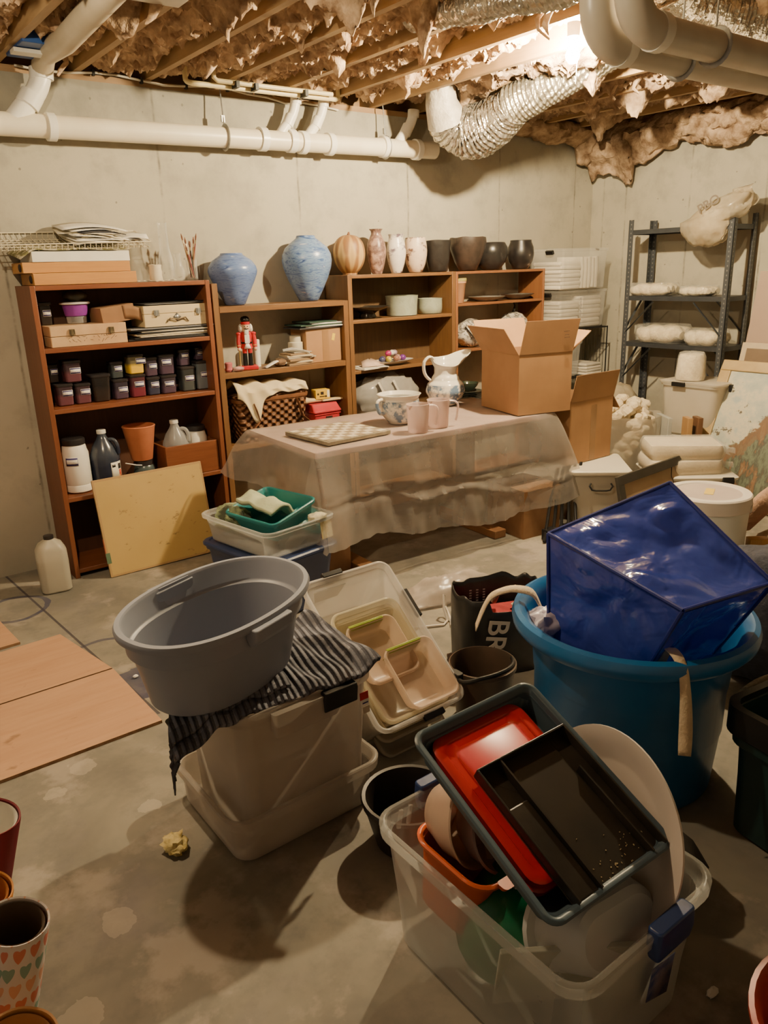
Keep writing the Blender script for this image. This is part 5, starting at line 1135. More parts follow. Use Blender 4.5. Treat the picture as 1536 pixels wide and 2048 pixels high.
fluff('wool_bag', 'pale fluffy wool bag behind the open yarn bag', (4.99, 3.63, .30), (.19, .20, .21), None, 4, bagm)
fluff('wool_bag', 'dark bag slumped under the rack behind the yarn', (5.2, 3.68, .001), (.16, .20, .17), None, 7, MATS['dark_bag'])
# tote with black handle, holding wool, under the second box
t = thing('storage_tote', 'frosted white tote with black wire handle full of wool', 'tote', (3.985, 3.005, .001), R(-43))
tote_bm(.35, .45, .362, .86, .03, .006).obj('tote_body', ft, t)
wl = pm('white_lid', (.78, .73, .62), (.72, .67, .56), 4, .4, transl=.15)
B().rr([(.375, .475, .352, .035), (.38, .48, .358, .035), (.38, .48, .372, .035), (.365, .465, .380, .03)]).obj('lid', wl, t)
B().tube([(-.06, -.228, .30), (-.07, -.238, .285), (-.055, -.245, .262), (-.03, -.247, .258), (.03, -.247, .258), (.055, -.245, .262), (.07, -.238, .285), (.06, -.228, .30)], .0055, 8).obj('handle', blkm, t)
B().rr([(.285, .37, 0, .03), (.295, .385, .30, .03)]).jitter(.02, 9).obj('wool_filling', yarn, t, (0, 0, .012))
# flat tote, wool slabs, dark frame
t = thing('storage_tote', 'low white lidded tote under the wrapped wool slabs', 'tote', (4.53, 2.70, .001), R(-42))
tote_bm(.52, .40, .27, .88, .04, .008).obj('tote_body', ft, t)
B().rr([(.545, .425, .268, .045), (.555, .435, .275, .045), (.555, .435, .286, .045), (.53, .41, .294, .04)]).obj('lid', wl, t)
B().box((.20, -.222, .270), (.07, .02, .045), (R(-20), 0, 0)).obj('clip', blkm, t, bevel=.004)
slab = pm('wool_slab', (.76, .65, .46), (.68, .57, .40), 6, .9, bump=.3)
for i in range(2):
    t = thing('wool_slab', ('lower plastic wrapped cream wool slab on the low tote', 'upper plastic wrapped cream wool slab, topmost on the low tote')[i], 'wool', (4.49+.02*i, 2.72+.01*i, .296+.094*i), R(-38-5*i))
    B().rr([(.44, .30, 0, .03), (.46, .32, .02, .045), (.46, .32, .065, .045), (.44, .30, .088, .03)]).jitter(.014, 9, i).obj('slab_body', slab, t)
    B().rr([(.45, .31, .001, .03), (.475, .335, .02, .045), (.475, .335, .068, .045), (.45, .31, .092, .03)]).jitter(.012, 11, i).obj('plastic_wrap', film, t)
    B().grid(lambda u, v: (.235+.07*u, -.12+.2*v, .05+.03*math.sin(v*9)-.02*u), 8, 10).jitter(.01, 20).obj('wrap_end', film, t)
t = thing('picture_frame', 'empty dark framed board leaning on the low tote', 'picture frame', (0, 0, 0))
frame(t, (4.12, 2.56, .002), (.80, .02, .02), (-.02, .10, .43))
b = B(); fw = .055
b.bx(-.40, .40, .42-fw, .42, -.012, .012).bx(-.40, .40, 0, fw, -.012, .012).bx(-.40, -.40+fw, fw, .42-fw, -.012, .012).bx(.40-fw, .40, fw, .42-fw, -.012, .012)
b.obj('frame_border', pm('charcoal_frame', (.055, .05, .042), (.04, .036, .03), 9, .5), t, bevel=.003, smooth=False)
B().bx(-.40+fw, .40-fw, fw, .42-fw, -.006, .0).obj('backing_board', pm('backing_board', (.42, .31, .19), (.36, .26, .155), 5, .8), t, smooth=False)
B().tube([(.17, .365, .002), (.15, .31, .004), (.165, .27, .003), (.14, .20, .003)], .0022, 5).obj('hanging_cord', dark, t)
# white drum
t = thing('plastic_drum', 'white lidded plastic drum with yellow sticker', 'drum', (3.66, 2.04, .001))
B().lathe([(.180, 0), (.19, .01), (.205, .40)], 40, True, True).obj('drum_body', pm('white_drum', (.66, .68, .66), (.60, .62, .58), 3, .4), t)
B().lathe([(.206, .375), (.213, .38), (.213, .445), (.207, .452), (.17, .452), (.165, .445), (.01, .445)], 40, False, True).obj('lid', pm('white_drum_lid', (.72, .68, .62), (.66, .60, .55), 5, .4), t)
B().lathe([(.163, .4462), (.001, .4462)], 40).obj('lid_panel', pm('lid_panel', (.52, .44, .40), (.46, .38, .35), 5, .5), t)
B().box((.01, .0, .4475), (.12, .045, .001), (0, 0, R(25))).obj('sticker', pm('yellow_sticker2', (.80, .56, .04), (.62, .5, .2), 26, .5), t)
B().grid(lambda u, v: (.216*math.cos(-1.35+u*.75), .216*math.sin(-1.35+u*.75), .37+.035*v), 10, 2).obj('pull_tab', MATS['white_drum_lid'], t, thick=.004)
# paintings leaning by the side wall
pm_, nt = new_mat('abstract_landscape'); g = G(nt); co = g.coord('Object'); x, y, z = g.sep(co)
n = g.noise(co, 5, 5, .65); n2 = g.noise(g.coord('Object', loc=(5, 2, 0)), 9, 5, .7)
sky = g.ramp(n, [(.3, (.30, .36, .36)), (.48, (.44, .46, .40)), (.56, (.56, .52, .40)), (.66, (.36, .42, .42))]); sky = g.mix(g.ramp(n2, [(.60, 0), (.64, 1)]), sky, (.09, .075, .05))
land = g.ramp(g.noise(g.coord('Object', (3, 1, 1), (0, 0, .5)), 5, 5, .65), [(.32, (.035, .045, .03)), (.45, (.13, .16, .11)), (.53, (.05, .06, .045)), (.6, (.20, .10, .04)), (.7, (.22, .24, .17))])
k = g.math('ADD', g.math('MULTIPLY_ADD', x, -1.15, y), g.math('MULTIPLY', g.math('SUBTRACT', n, .5), .45)); f = g.ramp(k, [(.70, 1), (.73, 0)])
brn = g.math('MULTIPLY', g.math('LESS_THAN', k, .71), g.math('GREATER_THAN', k, .56)); c = g.mix(f, sky, land); c = g.mix(g.math('MULTIPLY', brn, .7), c, (.17, .085, .035)); g.out(g.bsdf(c, .5)); LS = pm_
goldf = pm('dull_gold_frame', (.46, .34, .16), (.38, .27, .12), 7, .45)
t = thing('painting', 'abstract landscape painting in a dull gold frame leaning by the rack', 'painting', (0, 0, 0))
frame(t, (4.84, 2.40, .008), (0, -1, 0), (.405, 0, .92))
b = B(); w, h, f = 1.0, 1.0, .075
for (x0, x1, y0, y1) in ((-w/2, w/2, h-f, h), (-w/2, w/2, 0, f), (-w/2, -w/2+f, f, h-f), (w/2-f, w/2, f, h-f)): b.bx(x0, x1, y0, y1, -.015, .015)
b.obj('frame_border', goldf, t, bevel=.006, smooth=False); B().bx(-w/2+f, w/2-f, f, h-f, -.006, .002).obj('canvas', LS, t, smooth=False)
t = thing('painting', 'tall pale tan canvas leaning behind the gold framed painting', 'painting', (0, 0, 0))
frame(t, (5.165, 2.33, .004), (0, -1, 0), (.31, 0, 1.5)); 
pt, nt = new_mat('tan_canvas'); g = G(nt); co = g.coord('Object'); x, y, z = g.sep(co); c = g.ramp(g.noise(co, 3, 4), [(.3, (.60, .43, .28)), (.7, (.50, .34, .22))]); c = g.mix(g.ramp(g.math('ADD', y, g.math('MULTIPLY', g.noise(co, 4, 4), .4)), [(.60, 0), (.75, .8)]), c, (.26, .19, .16)); g.out(g.bsdf(g.mix(.0, c, c), .6))
B().bx(-.50, .50, 0, 1.54, -.012, .012).obj('canvas', pt, t, smooth=False)
t = thing('picture_frame', 'dark backed pale frame between the gold frame and tan canvas', 'picture frame', (0, 0, 0))
frame(t, (5.055, 2.36, .006), (0, -1, 0), (.262, 0, 1.02)); B().bx(-.46, .46, 0, 1.07, -.012, .010).obj('frame_border', pm('cream_frame', (.50, .42, .30), (.42, .34, .23), 6, .6), t, bevel=.003, smooth=False); B().bx(-.42, .42, .04, 1.03, .0105, .013).obj('backing_board', pm('brown_backing', (.16, .11, .07), rough=.7), t, smooth=False)
for i, (x, y, c, lb) in enumerate(((4.93, 2.99, wood('plank_light', (.50, .30, .13), (.4, .23, .1), 2), 'pale board end standing behind the wool slabs'), (4.99, 2.95, wood('plank_dark', (.20, .10, .05), (.14, .07, .035), 2), 'dark brown board end beside the pale board end'), (4.88, 3.02, pm('grey_canvas_edge', (.34, .35, .34), (.42, .42, .38), 9, .8), 'grey painted board standing closest to the yarn bag'))):
    o = B().box((0, 0, .28), (.035 if i < 2 else .03, .10 if i < 2 else .22, .56)).obj('board_offcut', c, loc=(x-.06, y-.07 if i < 2 else y+.05, .001), rot=(0, 0, R(-35)), bevel=.002); tag(o, lb, 'board')
# bits at the frame edge below the painting
o = B().tube([(4.02, 2.02, .20), (3.97, 1.88, .37), (3.87, 1.69, .55), (3.78, 1.54, .70)], [.05, .055, .055, .05], 14).jitter(.01, 9).obj('rolled_rug', pm('pink_roll', (.50, .33, .23), (.40, .26, .19), 9, .95, bump=.5), ang=60); tag(o, 'pinkish rolled rug leaning beyond the white drum', 'rug roll')
o = B().tube([(4.06, 1.92, .12), (3.96, 1.76, .23), (3.82, 1.52, .32)], [.045, .05, .05], 12).jitter(.008, 12).obj('driftwood_log', wood('pale_log', (.48, .34, .20), (.36, .24, .14), 0), ang=60); tag(o, 'pale rough log under the pinkish rolled rug', 'log')
t = thing('tote_bag', 'dark red cloth bag with black cord beside the white drum', 'bag', (4.0, 1.77, .001), R(20))
B().rr([(.30, .20, 0, .05), (.34, .24, .08, .06), (.32, .20, .14, .06), (.28, .15, .16, .05)]).jitter(.02, 8).obj('bag_body', pm('maroon_cloth', (.22, .015, .03), (.16, .01, .02), 8, .8), t)
B().tube(bend((-.08, -.06, .15), (-.04, -.10, .24), (.06, -.05, .16), 8), .007, 6).obj('cord', blk, t)
o = B().rr([(.10, .06, 0, .004), (.10, .06, .20, .004)]).obj('wood_block', wood('amber_block', (.52, .29, .08), (.42, .22, .06), 2), loc=(3.845, 1.845, .001), rot=(0, 0, R(-40)), bevel=.002); tag(o, 'amber wooden block between the white drum and red bag', 'block')
# ------------------------------------------------------------------ plywood on the floor
ply, nt = new_mat('plywood_face'); g = G(nt); co = g.coord('Object', (1.2, 9, 9)); a = g.noise(co, 3, 4, .6, .5)
c = g.ramp(a, [(.3, (.53, .32, .195)), (.7, (.46, .265, .155))]); c = g.mix(g.ramp(g.noise(g.coord('Object', (2, 3, 3)), 4.2, 3), [(.66, 0), (.73, .7)]), c, (.22, .12, .065)); g.out(g.bsdf(c, .6))
pe = pm('plywood_edge', (.30, .17, .09), (.18, .10, .05), 30, .8)
for i, (pts, lb) in enumerate((([(-.45, 2.535), (.838, 2.53), (.832, 3.048), (-.45, 3.05)], 'plywood sheet on the floor closest to the grey tub'), ([(-.45, 3.06), (.830, 3.058), (.752, 3.545), (-.45, 3.50)], 'middle plywood sheet lying on the floor'), ([(-.5, 3.56), (.585, 3.585), (.555, 4.05), (-.5, 4.0)], 'plywood sheet on the floor closest to the dye ring'))):
    cx = sum(p[0] for p in pts)/4; cy_ = sum(p[1] for p in pts)/4
    b = B(); lo = [V((x-cx, y-cy_, 0)) for x, y in pts]; hi = [p+V((0, 0, .012)) for p in lo]
    b.mat(1).add(lo+hi, [(0, 1, 5, 4), (1, 2, 6, 5), (2, 3, 7, 6), (3, 0, 4, 7), (3, 2, 1, 0)]); b.mat(0).add(hi, [(0, 1, 2, 3)])
    o = b.obj('plywood_sheet', [ply, pe], loc=(cx, cy_, .001), smooth=False); tag(o, lb, 'plywood')

# ------------------------------------------------------------------ grey tote pile
gt = pm('cloudy_tote', (.66, .60, .54), (.58, .52, .46), 4, .36, alpha=.52, edge=.25, transl=.35)
t = thing('storage_tote', 'cloudy clear tote lying lowest under the grey tub pile', 'tote', (.955, 1.875, .001))
tote_bm(.50, .45, .165, .93, .055, .014, rh=.03).obj('tote_body', gt, t)
t = thing('storage_tote', 'tall cloudy clear tote with red sticker under the striped rug', 'tote', (.968, 1.865, .008))
tote_bm(.450, .41, .468, .90, .05, .012, rh=.035).obj('tote_body', gt, t)
B().rr([(.20, .018, .38, .008, -.02, -.222), (.22, .03, .405, .012, -.02, -.226), (.22, .03, .458, .012, -.02, -.226)]).obj('handle_ledge', gt, t)
for x, y, rz in ((.085, -.222, 0), (-.10, .232, 0), (.242, .05, 90)):
    B().rr([(.115, .020, 0, .006), (.12, .026, .045, .008), (.11, .03, .060, .008)]).obj('clip', blkm, t, (x, y-.012 if y < 0 else y, .405), (0, 0, R(rz)), bevel=.003)
B().tube([(-.225, -.02, .455), (-.262, -.03, .45), (-.285, -.02, .425), (-.27, .01, .412)], .013, 8, True, (1.4, .6)).obj('clip_arm', pm('white_clip_arm', (.75, .73, .68), rough=.4), t)
B().rr([(.06, .034, 0, .006), (.065, .04, .05, .008)]).obj('clip', blkm, t, (-.30, -.025, .385), (0, R(-20), 0), bevel=.003)
st = B().box((.178, -.2225, .395), (.030, .0015, .024), (R(-3), 0, 0)).obj('red_sticker', pm('red_sticker', (.55, .02, .03), rough=.5), t)
B().box((.180, -.2213, .370), (.030, .0015, .024), (R(-3), 0, 0)).obj('white_sticker', pc[0], t); B().box((.182, -.2222, .370), (.020, .0015, .004), (R(-3), 0, 0)).obj('sticker_text', pm('navy_ink', (.04, .05, .20), rough=.6), t)
B().box((.186, -.2203, .345), (.024, .0015, .022), (R(-3), 0, 0)).obj('faded_sticker', pm('cream_sticker2', (.55, .47, .36), rough=.7), t)
# striped rug
rg, nt = new_mat('striped_rug'); g = G(nt); x, y, z = g.sep(g.coord('Object'))
u = g.math('ADD', g.math('MULTIPLY', x, .985), g.math('MULTIPLY', y, -.17)); s1 = g.math('SINE', g.math('MULTIPLY', u, 330)); blk_ = g.math('SINE', g.math('MULTIPLY', g.math('ADD', y, g.math('MULTIPLY', g.math('FLOOR', g.math('MULTIPLY', x, 24)), .037)), 38))
c = g.mix(g.math('GREATER_THAN', blk_, 0), (.29, .295, .345), (.19, .195, .23)); c = g.mix(g.math('GREATER_THAN', s1, .70), c, (.075, .075, .09)); c = g.mix(g.math('MULTIPLY', g.noise(g.coord('Object'), 90, 2), .4), c, (.10, .10, .12))
g.out(g.bsdf(c, .95, spec=.1, normal=g.bump(g.math('ADD', s1, g.math('MULTIPLY', g.noise(g.coord('Object'), 120, 2), .8)), .7, .012))); RG = rg
def rugfn(u, v):
    # u along the near edge, v away from the camera
    x0 = .560+.17*v; x = x0+(1.205-x0)*u; y = 1.645+.41*v+.015*math.sin(u*5)
    z = .492+.006*math.sin(u*40+v*6)+.010*noise.noise(V((u*5, v*4, 2)))
    if x < .70: z -= (.70-x)*.30
    ed = max(0, .12-v)/.12; z -= .012*ed*ed
    z += .030*math.exp(-((u-1)/.10)**2)
    return (x, y, z)
t = thing('striped_rug', 'folded grey striped woven rug between tub and tall tote', 'rug', (0, 0, 0))
B().grid(rugfn, 90, 60).obj('rug_cloth', RG, t, thick=.014, ang=70)
B().grid(lambda u, v: (lambda p: (p[0]+.01, p[1]+.035, p[2]+.016))(rugfn(u*.55, v*.5)), 60, 40).obj('rug_fold', RG, t, thick=.012, ang=70)
rnd = random.Random(4); b = B()
for i in range(24):
    x, y, zr = rugfn(0, .012*i); q = rnd.uniform(-.010, .010)
    b.tube([(x+.012, y, zr-.004), (x-.006, y+q, zr-.03), (x-.004+q, y+q*1.4, zr-.075+rnd.uniform(-.015, .02))], [.006, .005, .002], 5)
b.obj('fringe', pm('rug_fringe', (.09, .09, .105), (.05, .05, .06), 40, .95), t)
# oval tub
tubm = pm('grey_blue_plastic', (.255, .275, .335), (.235, .255, .31), 4, .42, bump=.02)
t = thing('oval_tub', 'grey-blue oval plastic tub tilted on the striped rug', 'tub', (.800, 1.835, .517), (R(3), R(-2), R(18)))
def oval(prof, n=72, p=2.25):
    rs = []
    for a_, b_, z in prof:
        ring = []
        for j in range(n):
            th = 2*PI*j/n; cs, sn = math.cos(th), math.sin(th)
            ring.append(V((a_*math.copysign(abs(cs)**(2/p), cs), b_*math.copysign(abs(sn)**(2/p), sn), z)))
        rs.append(ring)
    return rs
A_, B_ = .288, .186
B().rings(oval([(A_*.74, B_*.72, 0), (A_*.78, B_*.76, .008), (A_*.90, B_*.88, .165), (A_*.905, B_*.885, .17), (A_*.945, B_*.935, .172), (A_*.955, B_*.945, .22), (A_*.98, B_*.975, .224), (A_*1.03, B_*1.04, .228), (A_*1.035, B_*1.05, .238), (A_*1.02, B_*1.03, .247), (A_*.975, B_*.965, .248),
    (A_*.955, B_*.94, .240), (A_*.93, B_*.915, .185), (A_*.915, B_*.895, .180), (A_*.885, B_*.86, .176), (A_*.875, B_*.85, .165), (A_*.765, B_*.74, .012), (A_*.70, B_*.68, .007)]), True, True).obj('tub_body', tubm, t)
for s in (-1, 1):
    B().rr([(.13, .012, .180, .004, 0, s*B_*.985), (.14, .040, .205, .006, 0, s*B_*1.02), (.14, .044, .236, .008, 0, s*B_*1.02)]).obj('handle', tubm, t, bevel=.003)
B().rr([(.10, .006, .178, .002, 0, B_*.925), (.11, .01, .244, .003, 0, B_*.955)]).obj('handle_panel', tubm, t)
# ------------------------------------------------------------------ stack of open totes leaning behind
def leaning(name, label, ou, ov, on, w, L, dep, m_, cat='tote', taper=.86, r=.035, rim=.010, rh=.016):
    """open container whose mouth lies in the tilted plane"""
    o = thing(name, label, cat, (0, 0, 0))
    U, Vv = V((1, 0, 0)), V((0, -.77, -.64)).normalized(); N = U.cross(-Vv).normalized()
    c_ = V((1.27, 2.19, .55))+U*(ou+w/2)+Vv*(ov+L/2)-N*(on+dep)
    frame(o, c_, U, -Vv); tote_bm(w-2*rim, L-2*rim, dep, taper, r, rim, rh=rh).obj('container_body', m_, o); return o
bt = pm('big_clear_tote', (.86, .84, .82), (.80, .77, .74), 4, .3, alpha=.46, edge=.35, transl=.3)
t = leaning('storage_tote', 'large clear tote with black clips leaning open behind the grey tub', 0, 0, 0, .385, .60, .25, bt, rh=.02)
for p, d in (((-.05, .305, .243), (.085, .02, .018)), ((.198, .10, .235), (.02, .12, .022)), ((.03, -.305, .243), (.085, .022, .018))): B().box(p, d).obj('clip', blkm, t, bevel=.003)
B().rr([(.10, .004, .14, .002, -.06, .262), (.14, .004, .20, .002, -.06, .272)]).obj('handle_panel', bt, t)
crm_t = pm('yellowed_tote', (.84, .77, .56), (.78, .71, .52), 4, .3, alpha=.45, edge=.35, transl=.3)
leaning('storage_tote', 'yellowed clear tote nested in the large leaning tote', .055, .135, .035, .30, .44, .14, crm_t)
leaning('storage_tote', 'second yellowed tote nested under the first', .048, .165, .060, .312, .43, .12, crm_t)
lime = pm('lime_edge', (.36, .48, .04), rough=.4); pk = pm('pinkish_container', (.80, .64, .50), (.72, .55, .42), 4, .3, alpha=.5, edge=.3, transl=.25)
for lb, ou, ov, on in (('pinkish clear food container with lime edge lying deeper in the tote stack', .075, .205, .012), ('pinkish clear food container with lime edge nearer the red sticker', .135, .345, -.035)):
    t = leaning('food_container', lb, ou, ov, on, .215, .235, .075, pk, 'container', .86, .03, .007)
    B().box((-.01, .112, .072), (.15, .010, .006)).obj('lime_seal', lime, t, bevel=.002); B().quad((-.085, .1005, .02), (.065, .1005, .02), (.065, .104, .066), (-.085, .104, .066)).obj('lime_tint', pm('lime_tint', (.40, .42, .08), rough=.4, alpha=.6), t, thick=.001)
for i in range(3):
    leaning('storage_tote', ('shallow cream tray under the lime edged containers', 'middle cream tray under the lime edged containers', 'lowest cream tray under the lime edged containers')[i], .05+.01*i, .30+.045*i, .095+.04*i, .30, .26, .035, pm('cream_tray', (.70, .62, .50), (.64, .55, .43), 4, .35, alpha=.75, transl=.2), taper=.92)

# ------------------------------------------------------------------ bags and buckets behind
t = thing('plastic_bucket', 'dark brown bucket with black handle beside the leaning tote', 'bucket', (1.79, 1.80, .001))
B().lathe([(.085, 0), (.095, .005), (.118, .20), (.124, .205), (.124, .22), (.119, .222), (.113, .205), (.09, .012), (.005, .008)], 36).obj('bucket_body', pm('brown_bucket', (.10, .065, .045), (.055, .04, .03), 6, .4), t)
B().tube(bend((-.122, .0, .205), (-.175, -.06, .21), (-.10, -.09, .225), 8)+bend((-.10, -.09, .225), (.05, -.15, .235), (.12, -.03, .21), 8), .008, 8).obj('handle', blkm, t)
B().rr([(.03, .05, 0, .01), (.03, .05, .04, .01)]).obj('handle_lug', blkm, t, (-.128, 0, .185), bevel=.003)
blkbag = pm('black_bag_vinyl', (.014, .014, .015), (.03, .03, .031), 7, .38, bump=.15, bs=10)
t = thing('shopping_bag', 'black shopping bag with big white letters behind the bucket', 'bag', (2.13, 2.06, .001), R(-26))
def bagside(u, v):
    a_ = 2*PI*u; w_, d_ = .185, .125; p = 3.2
    cs, sn = math.cos(a_), math.sin(a_)
    x = w_*math.copysign(abs(cs)**(2/p), cs); y = d_*math.copysign(abs(sn)**(2/p), sn)
    k = 1+.05*noise.noise(V((cs*2, sn*2, v*3)))*(v+.2)
    return (x*k, y*k, .34*v-(.06*v if sn < -.3 and cs > -.2 else 0)*v+.02*v*noise.noise(V((cs*3, sn*3, 5))))
B().grid(bagside, 72, 16, True).obj('bag_body', blkbag, t, thick=.004, ang=60)
B().rr([(.32, .21, 0, .04), (.32, .21, .004, .04)]).obj('bag_base', blkbag, t)
word('lettering', 'BR', .125, (-.075, -.1335, .262), (R(86), R(100), R(-2)), t, pm('letter_white', (.72, .66, .58), rough=.6))
b = B(); rnd = random.Random(6)
for k in range(3):
    for i in range(5): b.box((-.08+.03*k, .1135-.001, .235+.012*i), (.010, .001, .005))
b.obj('inside_print', pm('letter_grey', (.35, .33, .32), rough=.6), t)
o = B().rr([(.18, .11, 0, .03), (.20, .12, .10, .03), (.18, .10, .14, .03)]).jitter(.012, 9).obj('red_cloth', pm('red_cloth', (.32, .02, .025), (.24, .015, .02), 9, .85), loc=(2.16, 2.05, .10), rot=(0, 0, R(-26))); tag(o, 'red cloth stuffed inside the black shopping bag', 'cloth')
rope = pm('cream_rope', (.62, .53, .38), (.42, .34, .22), 60, .9, bump=.7, bs=90)
o = B().tube([(2.13, 2.08, .27), (2.10, 2.03, .33), (2.14, 1.97, .36), (2.20, 1.96, .33), (2.22, 2.0, .28), (2.18, 2.02, .25)], .013, 10).obj('rope_loop', rope); tag(o, 'cream rope loop hanging inside the black shopping bag', 'rope')
filmf = pm('floor_bag_film', (.66, .58, .52), (.54, .47, .42), 8, .25, alpha=.5, edge=.35, transl=.2)
o = B().grid(lambda u, v: (-.22+.55*u, -.12+.26*v+.06*u, .010+.10*math.sin(PI*u)**.7*math.sin(PI*v)*(1+.5*noise.noise(V((u*5, v*4, 2))))+.012*abs(noise.noise(V((u*14, v*9, 1))))), 44, 26).obj('plastic_bag', filmf, loc=(2.40, 2.68, .001), rot=(0, 0, R(-25)), thick=.002, ang=60); tag(o, 'crumpled clear plastic bag lying on the floor by the table', 'bag')
o = B().tube([(2.05, 2.52, .008), (2.18, 2.45, .008), (2.22, 2.47, .010), (2.225, 2.50, .06), (2.25, 2.53, .115), (2.27, 2.545, .10), (2.262, 2.53, .05), (2.235, 2.46, .012), (2.20, 2.42, .008)], .0055, 8).obj('plastic_hanger', pm('white_hook', (.70, .64, .58), rough=.35)); tag(o, 'thin white plastic hook standing beside the floor bag', 'hook')
o = B().box((0, 0, .012), (.13, .03, .018)).obj('steel_bar', pm('dull_steel', (.16, .14, .12), (.28, .26, .24), 20, .4, metal=.5), loc=(2.34, 2.42, .001), rot=(0, 0, R(-30)), bevel=.003); tag(o, 'short dull metal bar beside the white hook', 'bar')
o = B().ball((0, 0, .02), (.03, .04, .022), 14, 8, lambda d: 1+.4*noise.noise(d*4)).obj('dry_leaf', pm('brown_leaf', (.06, .035, .025), rough=.8), loc=(1.98, 2.16, .001)); tag(o, 'small dark brown crumpled scrap beside the black bag', 'scrap')
t = thing('flower_pot', 'dark brown plastic planter between the two tote piles', 'flower pot', (1.165, 1.465, .001))
B().lathe([(.09, 0), (.10, .006), (.128, .12), (.136, .135), (.140, .150), (.136, .157), (.126, .155), (.12, .135), (.10, .03), (.005, .02)], 40).obj('pot_body', pm('dark_planter', (.026, .019, .016), (.018, .014, .012), 6, .45), t)

# ------------------------------------------------------------------ big blue tub and vinyl bag
bl = pm('bright_blue_plastic', (.016, .145, .38), (.013, .12, .33), 4, .32)
t = thing('round_tub', 'large bright blue round tub holding the vinyl bag', 'tub', (1.95, 1.30, .001))
RT = .345
B().lathe([(RT*.78, 0), (RT*.80, .008), (RT*.845, .20), (RT*.855, .205), (RT*.86, .35), (RT*.87, .355), (RT*.90, .490), (RT*.93, .497), (RT*1.04, .50), (RT*1.075, .515), (RT*1.085, .535), (RT*1.065, .555), (RT*1.02, .562), (RT*.97, .553), (RT*.925, .53), (RT*.89, .49), (RT*.76, .02), (.01, .014)], 64).obj('tub_body', bl, t)
vin, nt = new_mat('blue_vinyl'); g = G(nt); co = g.coord('Object'); n = g.noise(co, 4, 4, .6); c = g.ramp(n, [(.3, (.035, .06, .34)), (.7, (.07, .11, .48))])
h = g.math('ADD', g.noise(co, 6, 3, .5, .8), g.math('MULTIPLY', g.noise(co, 22, 2), .12)); p_ = g.bsdf(c, .14, spec=.7, normal=g.bump(h, .55, .03)); tl_ = g.n('ShaderNodeBsdfTranslucent'); g.l(c, tl_.inputs[0]); tr_ = g.n('ShaderNodeBsdfTransparent'); tr_.inputs[0].default_value = (.25, .32, .85, 1)
g.out(g.shmix(.80, tr_.outputs[0], g.shmix(.22, p_, tl_.outputs[0])))
t = thing('vinyl_bag', 'shiny translucent blue vinyl bag standing in the blue tub', 'bag', (0, 0, 0))
P1, P2, P3, P4 = V((1.771, 1.498, .80)), V((2.16, 1.337, .923)), V((2.075, .937, .725)), V((1.72, .995, .728))
Q1, Q2, Q3, Q4 = V((1.765, 1.475, .43)), V((2.13, 1.46, .43)), V((2.10, 1.10, .43)), V((1.765, 1.14, .43))
b = B()
def face(a, b_, c, d, s):
    def fn(u, v):
        p = a.lerp(b_, u).lerp(d.lerp(c, u), v); n = (b_-a).cross(d-a).normalized(); e = min(1, 8*min(u, 1-u, v, 1-v))
        w = .022*noise.noise(p*6+V((s, 0, 0)))+.020*abs(noise.noise(p*11+V((0, s, 0))))
        return p+n*w*e-n*.02*math.sin(PI*u)*math.sin(PI*v)
    b.grid(fn, 34, 34)
face(P1, P4, P3, P2, 1); face(P1, Q1, Q4, P4, 4); face(P4, Q4, Q3, P3, 2); face(P2, P3, Q3, Q2, 3); face(P1, P2, Q2, Q1, 6)
b.obj('bag_film', vin, t, ang=50)
pip = pm('blue_piping', (.015, .025, .20), (.012, .02, .16), 9, .3)
for e in ((P1, P4), (P4, P3), (P3, P2), (P2, P1), (P1, Q1), (P4, Q4), (P3, Q3), (P2, Q2)):
    B().tube([e[0].lerp(e[1], q/6) for q in range(7)], .0065, 8).obj('piping', pip, t)
o = B().ball((0, 0, 0), (.075, .065, .05), 22, 14, lambda d: 1+.3*noise.noise(d*3)).obj('crumpled_plastic', pm('violet_white_plastic', (.50, .46, .55), (.36, .32, .42), 12, .35), loc=(1.765, 1.505, .49)); tag(o, 'crumpled pale plastic bag tucked at the blue tub\'s edge', 'bag')
web = pm('cream_webbing', (.66, .54, .38), (.58, .46, .31), 30, .85, bump=.3, bs=120)
def strap(label, pts, w):
    P = [V(p) for p in pts]; out = []
    for i in range(len(P)-1):
        for k in range(5): out.append(P[i].lerp(P[i+1], k/5))
    out.append(P[-1])
    for _ in range(3): out = [out[0]]+[(out[i-1]+out[i]*2+out[i+1])/4 for i in range(1, len(out)-1)]+[out[-1]]
    W_ = V(w)
    b = B(); n = len(out); b.grid(lambda u, v: out[round(v*(n-1))]+W_*(u-.5)*(1+.15*math.sin(v*9)), 3, n)
    o = b.obj('webbing_strap', web, thick=.0035); tag(o, label, 'strap')
strap('cream webbing strap hanging down the front of the blue tub', [(1.80, 1.10, .50), (1.79, 1.075, .575), (1.755, 1.02, .578), (1.745, .99, .545), (1.742, .975, .47), (1.735, .962, .38), (1.72, .95, .31)], (.020, -.024, 0))
strap('cream webbing strap looped over the blue tub\'s rim by the black bag', [(1.80, 1.53, .50), (1.775, 1.555, .585), (1.715, 1.60, .598), (1.665, 1.64, .575), (1.63, 1.645, .52), (1.59, 1.63, .485)], (.020, .022, .012))

